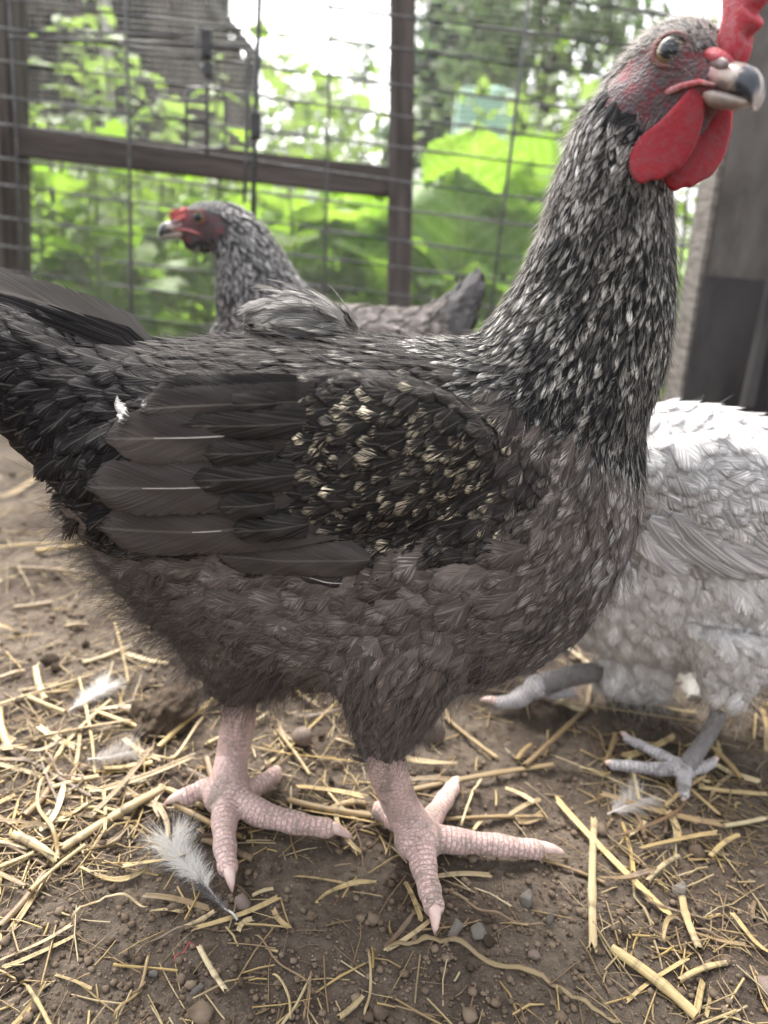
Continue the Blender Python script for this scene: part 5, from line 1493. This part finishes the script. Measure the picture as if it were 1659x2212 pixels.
HERO = [
 ('tube', 135, 1847, 350, 1712, 20, 'thick golden straw stalk slanting up to the hind toe of the far foot'),
 ('strip', 110, 1722, 372, 1730, 12, 'long pale straw lying level behind the thick golden stalk at the left'),
 ('tube', 0, 2012, 97, 1892, 16, 'golden straw stalk running off the left edge below the litter'),
 ('strip', 20, 2022, 92, 1908, 12, 'split straw lying alongside the golden stalk at the left edge'),
 ('strip', 0, 2085, 157, 2012, 13, 'brownish split straw at the left edge on bare soil'),
 ('strip', 8, 2098, 162, 2030, 9, 'darker thin straw just below the brownish split one'),
 ('tube', 430, 2057, 487, 2157, 13, 'short golden straw pointing towards the viewer below the white feather'),
 ('strip', 310, 1942, 452, 1967, 12, 'golden straw lying under the white fluffy feather'),
 ('strip', 325, 1977, 395, 1976, 13, 'short greyish straw in the small nest below the white feather'),
 ('tube', 398, 2009, 462, 1976, 12, 'pale straw crossing the small nest below the white feather'),
 ('strip', 415, 2017, 602, 1950, 12, 'long yellow straw at the right of the small nest by the far foot'),
 ('strip', 590, 1974, 625, 2012, 11, 'short white straw chip right of the small nest'),
 ('strip', 515, 2026, 545, 1996, 12, 'short yellow chip of straw below the round pebble'),
 ('tube', 545, 1940, 590, 1930, 9, 'short pale straw near the claw of the far foot'),
 ('tube', 730, 2212, 782, 2160, 14, 'pale straw stub at the bottom edge left of the long curled blade'),
 ('tube', 1282, 1777, 1275, 2072, 17, 'long upright golden straw stalk right of the near foot'),
 ('strip', 1200, 1732, 1440, 1992, 13, 'long pale straw slanting down behind the upright golden stalk'),
 ('tube', 1317, 2062, 1498, 2214, 23, 'thickest golden straw stalk at the bottom right'),
 ('strip', 830, 2064, 927, 1997, 10, 'golden straw with its end at the claw of the near foot'),
 ('strip', 875, 1910, 910, 1992, 11, 'short pale straw just left of the near front toe'),
 ('strip', 940, 1898, 1060, 1892, 10, 'pale straw lying level right of the near front toe'),
 ('tube', 1170, 1857, 1305, 1912, 10, 'straw lying below the tip of the long right toe'),
 ('strip', 1340, 1782, 1365, 1892, 9, 'thin straw beside the grey down feather on the right'),
 ('strip', 1350, 1812, 1394, 1778, 11, 'short yellow straw beside the grey down feather'),
 ('tube', 1462, 2134, 1558, 2112, 14, 'short split straw above the bottom right corner'),
 ('strip', 1352, 2174, 1480, 2087, 10, 'straw crossing under the thickest golden stalk'),
 ('strip', 1497, 2037, 1602, 2064, 9, 'thin golden straw at the right edge above the corner'),
 ('strip', 1498, 2212, 1513, 2137, 15, 'broad pale straw chip standing on the bottom right edge'),
 ('strip', 1518, 2212, 1528, 2148, 9, 'narrow pale straw chip beside the broad one at bottom right'),
 ('tube', 863, 1719, 1194, 1657, 13, 'long straw stalk lying behind the raised back toe of the near foot'),
 ('tube', 1131, 1666, 1268, 1535, 12, 'bent straw stalk slanting up under the grey hen'),
 ('tube', 1268, 1538, 1282, 1478, 12, 'short upper piece of the bent straw under the grey hen'),
 ('tube', 959, 1561, 1074, 1638, 9, 'straw slanting down right of the brown pebble'),
 ('tube', 940, 1515, 972, 1575, 10, 'short straw above the brown pebble under the breast'),
 ('tube', 1156, 1506, 1258, 1551, 14, 'golden straw below the raised foot of the grey hen'),
 ('strip', 1385, 1530, 1500, 1551, 12, 'straw left of the standing leg of the grey hen'),
 ('tube', 944, 1777, 1170, 1767, 11, 'golden straw lying behind the long right toe'),
 ('strip', 1088, 1719, 1150, 1746, 12, 'pale straw chip behind the long right toe'),
 ('strip', 1100, 1768, 1165, 1735, 10, 'straw crossing the pale chip behind the long right toe'),
 ('tube', 95, 1681, 140, 1611, 10, 'lower piece of the bent straw left of the far leg'),
 ('tube', 140, 1611, 238, 1518, 10, 'bent straw slanting past the white tuft of down'),
 ('tube', 78, 1457, 98, 1521, 15, 'short thick straw stub left of the white tuft of down'),
 ('tube', 0, 1482, 54, 1462, 12, 'straw stub at the left edge level with the belly'),
 ('tube', 180, 1440, 285, 1402, 11, 'straw under the fluffy rump of the large hen'),
 ('strip', 268, 1423, 364, 1454, 12, 'pale straw under the fluffy belly of the large hen'),
 ('tube', 227, 1658, 330, 1656, 14, 'thick straw stub with a joint left of the far leg'),
 ('strip', 268, 1602, 347, 1644, 11, 'pale split straw left of the far shank'),
 ('tube', 622, 1734, 800, 1764, 17, 'thick golden straw between the two feet of the large hen'),
 ('strip', 640, 1712, 790, 1728, 12, 'flat golden straw behind the thick one between the feet'),
 ('strip', 0, 1088, 82, 1050, 13, 'pale straw on the soil left of the tail'),
 ('tube', 78, 1206, 186, 1186, 12, 'golden straw on the soil behind the rump'),
 ('tube', 31, 1316, 112, 1306, 11, 'short straw on the soil left of the rump'),
 ('tube', 62, 1522, 140, 1540, 12, 'short straw forking from the brown root at the left'),
 ('tube', 0, 1545, 22, 1620, 16, 'broad pale straw at the left edge beside the litter'),
]
for h in HERO:
    k, u0, v0, u1, v1, wp, lab = h
    a, b = gnd(u0, v0), gnd(u1, v1)
    lay(SV[k][random.randrange(9)], a, b, pxw((u0 + u1) / 2, (v0 + v1) / 2, wp), lab, 'straw strewn over the soil', lift=.0012)
def curl(name, px, wpx, label, mat, cat='straw', group='straw strewn over the soil', lift=.002, flat=.35):
    P_ = []
    n = len(px)
    for i in range(n - 1):
        p0, p1, p2, p3 = (Vector(px[min(max(i + k, 0), n - 1)]) for k in (-1, 0, 1, 2))
        for j in range(5):
            t_ = j / 5; P_.append(.5 * ((2 * p1) + (p2 - p0) * t_ + (2 * p0 - 5 * p1 + 4 * p2 - p3) * t_ ** 2 + (3 * p1 - p0 - 3 * p2 + p3) * t_ ** 3))
    P_.append(Vector(px[-1])); pts = []
    for i, q in enumerate(P_):
        g_ = gnd(q.x, q.y); pts.append(Vector((g_.x, g_.y, max(gz(g_.x, g_.y), 0) + lift + .0015 * math.sin(i * .9))))
    w_ = pxw(px[0][0], px[0][1], wpx) / 2; N = len(pts)
    m = MB(); m.tube(pts, [w_ * (.55 + .45 * math.sin(math.pi * min(1, .15 + .8 * i / N)) + .12 * math.sin(i * 1.7)) for i in range(N)], 7, flat=flat)
    me = m.mesh(name, mat); pattr(me, 'lrnd', 'FLOAT', np.full(len(me.vertices), random.random()))
    return tag(put(name, me), label, cat, group)
curl('straw', [(832, 2054), (880, 2046), (930, 2040), (980, 2042), (1070, 2087), (1190, 2132), (1260, 2182), (1335, 2216)], 13, 'long curled dry blade winding along the bottom of the bare soil', M_STRAW)
curl('straw', [(95, 1692), (82, 1747), (120, 1827), (117, 1867), (40, 1815)], 9, 'thin looped straw hooking back at the left litter', M_STRAW, lift=.004)
curl('straw', [(155, 1997), (215, 1952), (280, 1950), (318, 1974)], 8, 'thin arched straw leading into the small nest', M_STRAW, lift=.003)
curl('straw', [(245, 2212), (300, 2142), (322, 2072)], 8, 'thin golden straw on the bare soil at bottom left', M_STRAW)
curl('straw', [(290, 2075), (340, 2030), (420, 2012), (545, 2022)], 6, 'thin brown stem curving under the small nest', M_TWIG)
curl('straw', [(550, 2032), (600, 2080), (672, 2140)], 5, 'thin brown stem running right from the small nest', M_TWIG)
curl('straw', [(588, 2112), (622, 2150), (626, 2212)], 6, 'thin straw bending down at the bottom edge', M_STRAW)
curl('straw', [(655, 2212), (664, 2160), (672, 2107)], 6, 'brown stem standing up from the bottom edge', M_TWIG)
curl('straw', [(795, 2062), (800, 2140), (785, 2205)], 6, 'thin straw hanging down from the long curled blade', M_STRAW)
curl('straw', [(970, 1937), (1030, 1965), (1090, 1990), (1172, 2008)], 7, 'reddish brown twig right of the near front claw', M_TWIG, flat=.8)
curl('straw', [(1362, 1900), (1370, 1940), (1400, 2000), (1424, 2052)], 6, 'thin bent straw hanging from the pale slanting one', M_STRAW)
curl('straw', [(1370, 1905), (1390, 1905), (1430, 1925), (1438, 1935)], 4, 'thin hair like rootlet right of the upright stalk', M_STRAW)
curl('straw', [(1440, 1992), (1490, 2020), (1560, 2050), (1655, 2062)], 6, 'brown stem running to the right edge', M_TWIG)
curl('straw', [(100, 1640), (130, 1680), (180, 1700), (90, 1740)], 6, 'twisted brown stem in the left litter', M_TWIG, lift=.004)
curl('straw', [(440, 1560), (380, 1640), (330, 1650), (290, 1640)], 8, 'curved stem just left of the far shank', M_STRAW, lift=.004)
curl('straw', [(995, 1790), (1020, 1720), (1040, 1690)], 6, 'thin straw beside the raised back toe', M_STRAW)
curl('thread', [(376, 2082), (395, 2060), (415, 2048), (440, 2052)], 2, 'short red thread lying by the small nest', noise_mat('red_thread', (.35, .03, .05), (.45, .05, .07), 50), 'thread', None)

# scattered straw, thick in the middle distance and to the left, thin on the bare soil
r = random.Random(77); cnt = 0
def density(u, v):
    d = .25
    if 1400 < v < 1800: d = .9
    if u < 480 and 1480 < v < 1900: d = 1.0
    if u > 1250 and v > 1560: d = max(d, .75)
    if v < 1400: d = .5
    if 400 < u < 1260 and v > 1850: d = .07
    if u < 400 and v > 1900: d = .16
    if v > 2080: d = min(d, .2)
    p = gnd(u, v); d *= min(1.0, max(.08, .45 + 1.3 * float(vnoise(np.array([p.x * 11]), np.array([p.y * 11]), 0, 13)[0])))
    return d
def place(u, v):
    if v < 1400: return 'on the soil behind the rump of the large hen'
    if v > 1880: return 'on bare soil in front, left of the near foot' if u < 880 else 'on the soil in front, right of the near foot'
    if u < 470: return 'in the litter left of the far foot'
    if u < 860: return 'in the litter between the two feet'
    return 'in the litter right of the near leg' if u < 1250 else 'in the litter round the grey hen'
while cnt < 225:
    v = r.uniform(930, 2230) if r.random() < .85 else r.uniform(1500, 1800); u = r.uniform(-60, 1720)
    if r.random() > density(u, v): continue
    p = gnd(u, v); ang = r.gauss(0, .75) + (0 if r.random() < .7 else 1.5); L = math.exp(r.gauss(math.log(.034), .55)); wd = r.uniform(.0013, .0041)
    L = min(L, .030) if v > 1840 else L
    d = Vector((math.cos(ang), math.sin(ang), 0)) * L / 2
    k = r.choices(['tube', 'strip', 'blade'], [3, 4, 3])[0]
    dry = r.random() < .80
    me = SV[k][r.randrange(9)] if dry else TW[r.randrange(7)]
    what = ('long ' if L > .036 else 'short ') + ({'tube': 'round straw stalk', 'strip': 'split straw', 'blade': 'dry twisted blade of straw'}[k] if dry else 'brown stem')
    lay(me, p - d, p + d, wd, what + ' ' + place(u, v), 'loose straw litter', lift=r.uniform(0, .004)); cnt += 1
# tiny shreds and chaff
def shreds(name, n, mat, seed, lmin, lmax, wmin, wmax, label, cat, dens=True):
    rr = np.random.default_rng(seed); U, V_ = [], []
    while len(U) < n:
        v = rr.uniform(930, 2420); u = rr.uniform(-420, 2080)
        if dens and rr.random() > .05 + .95 * density(u, v): continue
        U.append(u); V_.append(v)
    vs, fs, lr = [], [], []
    for u, v in zip(U, V_):
        p = gnd(u, v); a = rr.uniform(0, math.pi); L = rr.uniform(lmin, lmax) * (1.5 if v < 1300 else 1); w_ = rr.uniform(wmin, wmax)
        d = Vector((math.cos(a), math.sin(a), rr.normal(0, .15))) * L / 2; s = Vector((-math.sin(a), math.cos(a), rr.normal(0, .3))).normalized() * w_ / 2; b = Vector((rr.normal(0, .2), rr.normal(0, .2), .25)) * L * .3
        n0 = len(vs); c = Vector((p.x, p.y, 0)); zc = rr.uniform(.0004, .0022)
        for k in (-1, 0, 1):
            q = c + d * k + b * (1 - k * k) * .5
            for e in (-1, 1): vs.append(q + s * e + Vector((0, 0, zc)))
            vs.append(q + Vector((0, 0, zc + w_ * .35)))
        lr += [rr.random()] * 9
        for k in (0, 3): fs += [(n0 + k, n0 + k + 3, n0 + k + 5, n0 + k + 2), (n0 + k + 2, n0 + k + 5, n0 + k + 4, n0 + k + 1), (n0 + k + 1, n0 + k + 4, n0 + k + 3, n0 + k)]
    A = np.array([tuple(q) for q in vs]); A[:, 2] += np.maximum(ground_h(A[:, 0], A[:, 1]), -.01)
    me = mesh(name, A, np.array(fs), mat); pattr(me, 'lrnd', 'FLOAT', lr)
    return tag(put(name, me), label, cat, kind='stuff')
shreds('chaff', 3300, M_STRAW, 5, .005, .030, .0004, .0013, 'fine straw chaff sprinkled over the soil', 'chaff')
shreds('plant_fibres', 1800, M_TWIG, 6, .006, .030, .0003, .0008, 'thin brown plant fibres and rootlets on the soil', 'fibres')

# clods and pebbles
M_CLOD = noise_mat('clod', (.060, .043, .031), (.130, .098, .070), 60, .9, .12, .9, .0012, 'Object', None, 5, rnd=.3)
M_STONE = noise_mat('pebble', (.095, .068, .056), (.19, .145, .12), 50, .65, .3, .3, .0006, 'Object', None, 4, rnd=.25)
M_ROCK = noise_mat('pale_stone', (.15, .13, .11), (.33, .295, .255), 70, .85, .2, .9, .001, 'Object', None, 5, lo=.42, hi=.6)
def lump_mesh(name, mat, seed, rough, sub=3, mag=.25, chips=0):
    bm = bmesh.new(); bmesh.ops.create_icosphere(bm, subdivisions=sub, radius=1)
    A = np.array([tuple(v.co) for v in bm.verts])
    d = 1 + mag * fbm(A[:, 0] * 1.3 + seed, A[:, 1] * 1.3, A[:, 2] * 1.3, 3, seed) + rough * fbm(A[:, 0] * 4 + seed, A[:, 1] * 4, A[:, 2] * 4, 3, seed + 5)
    A = A * d[:, None]
    if chips:
        rr_ = np.random.default_rng(seed + 7)
        for _ in range(chips):
            q = rr_.normal(size=3); q /= np.linalg.norm(q); ex = np.maximum(0, A @ q - rr_.uniform(.45, .8)); A = A - ex[:, None] * q[None] * .9
    for v, k in zip(bm.verts, A): v.co = k
    me = bpy.data.meshes.new(name); bm.to_mesh(me); bm.free(); me.materials.append(mat)
    me.polygons.foreach_set('use_smooth', np.ones(len(me.polygons), bool)); return me
CL = [lump_mesh('clod', M_CLOD, s, .16, 3, .5, 9) for s in range(8)]; PB = [lump_mesh('pebble', M_STONE, s + 20, .02, 3, .22) for s in range(5)]; RK = [lump_mesh('stone', M_ROCK, s + 40, .18, 4, .4, 10) for s in range(4)]
def drop(name, me, u, v, wpx, hpx, label, cat, group=None, sink=.25):
    p = gnd(u, v); s = pxw(u, v, wpx) / 2; h = pxw(u, v, hpx) / 2
    o = put(name, me); o.scale = (s, s * random.uniform(.6, 1.0), h); o.rotation_euler = (random.uniform(-.2, .2), random.uniform(-.2, .2), random.uniform(0, 6.28))
    o.location = (p.x, p.y, gz(p.x, p.y) + h * (1 - 2 * sink)); return tag(o, label, cat, group)
drop('clod', lump_mesh('clod', M_CLOD, 71, .30, 5, .35), 365, 1560, 150, 95, 'large lumpy clod of earth behind the far leg', 'clod', 'clods of earth', .15)
drop('clod', CL[1], 300, 1556, 50, 62, 'smooth clod at the left end of the large lumpy one', 'clod', 'clods of earth', .15)
drop('pebble', PB[0], 928, 1602, 58, 66, 'round brown pebble under the breast of the large hen', 'pebble', 'pebbles', .2)
drop('pebble', PB[1], 652, 1606, 42, 40, 'pinkish pebble between the legs of the large hen', 'pebble', 'pebbles', .2)
drop('pebble', PB[2], 524, 1958, 44, 34, 'smooth dark pebble beside the white fluffy feather', 'pebble', 'pebbles', .2)
drop('clod', CL[2], 444, 1832, 36, 32, 'round dark clod left of the front toe of the far foot', 'clod', 'clods of earth', .2)
drop('clod', CL[3], 418, 1806, 32, 26, 'small dark clod above the round one by the far foot', 'clod', 'clods of earth', .2)
drop('stone', RK[0], 1136, 1946, 56, 46, 'rough pale grey stone right of the near front toe', 'stone', 'stones', .25)
drop('stone', RK[1], 984, 2012, 48, 38, 'crumbly stone just right of the near claw', 'stone', 'stones', .3)
drop('stone', RK[2], 1030, 2016, 44, 26, 'flat pale stone with a speckled face near the claw', 'stone', 'stones', .3)
drop('clod', CL[4], 1052, 2034, 36, 26, 'dark flat clod below the flat pale stone', 'clod', 'clods of earth', .3)
drop('stone', RK[3], 1186, 1998, 24, 28, 'small pale stone at the end of the brown twig', 'stone', 'stones', .25)
drop('pebble', PB[3], 1154, 2068, 28, 16, 'tiny reddish pebble above the long curled blade', 'pebble', 'pebbles', .3)
drop('clod', CL[5], 1015, 2096, 26, 24, 'small round clod above the long curled blade', 'clod', 'clods of earth', .25)
drop('clod', CL[6], 14, 2138, 34, 30, 'dark clod at the left edge near the bottom', 'clod', 'clods of earth', .2)
drop('clod', CL[7], 42, 2118, 28, 34, 'dark clod behind the one at the left edge', 'clod', 'clods of earth', .2)
drop('stone', RK[1], 428, 2146, 34, 28, 'grey stone below the short golden straw', 'stone', 'stones', .25)
drop('stone', RK[2], 335, 2104, 26, 22, 'pale chip of stone below the red thread', 'stone', 'stones', .3)
drop('clod', CL[0], 415, 2120, 32, 26, 'dark clod beside the short golden straw', 'clod', 'clods of earth', .2)
drop('pebble', PB[4], 1652, 2152, 60, 44, 'brown pebble cut by the right edge near the bottom', 'pebble', 'pebbles', .2)
drop('stone', RK[0], 1465, 1932, 56, 50, 'pale crusted clod on the soil at the right', 'stone', 'stones', .3)
drop('clod', CL[3], 1346, 2036, 30, 28, 'dark clod right of the foot of the upright stalk', 'clod', 'clods of earth', .2)
drop('clod', CL[5], 108, 1440, 46, 30, 'dark clod on the soil left of the rump', 'clod', 'clods of earth', .25)
r = random.Random(99)
for i in range(120):
    v = r.uniform(1000, 2220); u = r.uniform(-40, 1700); s = r.uniform(12, 30) * (1.2 if v < 1500 else .9)
    if 430 < u < 1250 and v > 1850 and r.random() < .6: s *= .6
    drop('clod', CL[r.randrange(8)], u, v, s, s * r.uniform(.6, .9), ('larger' if s > 20 else 'tiny') + ' loose dark clod ' + place(u, v), 'clod', 'small clods of earth', .3)
rr = np.random.default_rng(12); n = 12000
ico = lump_mesh('crumb', M_CLOD, 3, .25, 1, .9, 6); iv = mesh_np(ico); it = np.array([tuple(p.vertices) for p in ico.polygons])
cu, cv = rr.uniform(-100, 1760, n), 1000 + 1240 * rr.random(n) ** .8
ctr = np.array([tuple(gnd(a, b)) for a, b in zip(cu, cv)]); s = .00055 * np.exp(rr.normal(0, .6, n)) * (1 + .5 * (cv < 1500))
ctr[:, 2] = ground_h(ctr[:, 0], ctr[:, 1]) + s * .4
ang = rr.uniform(0, 6.28, n); ca, sa = np.cos(ang), np.sin(ang)
VV = np.stack([iv[None, :, 0] * ca[:, None] - iv[None, :, 1] * sa[:, None], iv[None, :, 0] * sa[:, None] + iv[None, :, 1] * ca[:, None], np.broadcast_to(iv[None, :, 2] * .75, (n, len(iv)))], -1) * s[:, None, None] + ctr[:, None]
tag(put('soil_crumbs', mesh('soil_crumbs', VV.reshape(-1, 3), (np.arange(n)[:, None, None] * len(iv) + it[None]).reshape(-1, 3), M_CLOD)), 'fine crumbs of dark soil all over the ground', 'soil crumbs', kind='stuff')

# moulted feathers on the ground
def moult(label, quill, barb_len, n, mat, width, seed, lift=.002, shaft_c=None):
    P_ = []
    for i in range(len(quill) - 1):
        for j in range(8): q = Vector(quill[i]).lerp(Vector(quill[i + 1]), j / 8); P_.append(q)
    P_.append(Vector(quill[-1])); pts = []
    for q in P_:
        g_ = gnd(q.x, q.y); pts.append(Vector((g_.x, g_.y, max(0, gz(g_.x, g_.y)) + lift)))
    base = pts[0].copy(); t = thing('moulted_feather', label, 'feather', base, 'moulted feathers on the soil')
    N = len(pts); m = MB(); m.tube([p - base for p in pts], [.0006 * (1 - .85 * i / N) for i in range(N)], 6); put('shaft', m.mesh('shaft', M_SHAFT), t)
    r_ = np.random.default_rng(seed); A = np.array([tuple(p - base) for p in pts]); k = .18 + .82 * r_.random(n); f = k * (N - 1); i0 = np.minimum(f.astype(int), N - 2)
    roots = A[i0] + (A[i0 + 1] - A[i0]) * (f - i0)[:, None]; tg = A[i0 + 1] - A[i0]; tg /= np.linalg.norm(tg, axis=1)[:, None]
    sd = np.cross(tg, np.array([0, 0, 1.])); sg = np.where(r_.random(n) < .5, 1, -1)[:, None]
    hair_object('barbs', roots, tg * .75 + sd * sg * width + np.array([0, 0, .25]) * r_.random(n)[:, None], np.tile(np.array([0, 0, 1.]), (n, 1)), barb_len, .00007, mat, t, seed, lift=.25, spread=.22, curl=.4)
moult('white fluffy feather lying beside the far foot on the bare soil', [(470, 1960), (440, 1920), (410, 1890), (385, 1862), (372, 1835)], .013, 1100, M_FLUFF_WHITE, .75, 1, .004)
moult('grey dark quilled feather sticking out below the white fluffy one', [(512, 2004), (470, 1962), (432, 1934)], .006, 260, M_FLUFF_GREY, .4, 2, .004)
moult('grey tuft of down on the soil below the grey hen', [(1310, 1768), (1345, 1752), (1385, 1735)], .011, 600, M_FLUFF_PALE, 1.0, 3, .003)
moult('white tuft of down in the straw left of the far leg', [(148, 1548), (190, 1520), (232, 1495)], .011, 600, M_FLUFF_WHITE, .8, 4, .004)
moult('grey tuft of down among the straw behind the far foot', [(190, 1650), (235, 1645), (275, 1635)], .011, 450, M_FLUFF_PALE, .9, 5, .003)
moult('white wisp of down on the soil behind the leg of the grey hen', [(1478, 1525), (1495, 1502), (1500, 1480)], .02, 700, M_FLUFF_WHITE, .7, 6, .004)
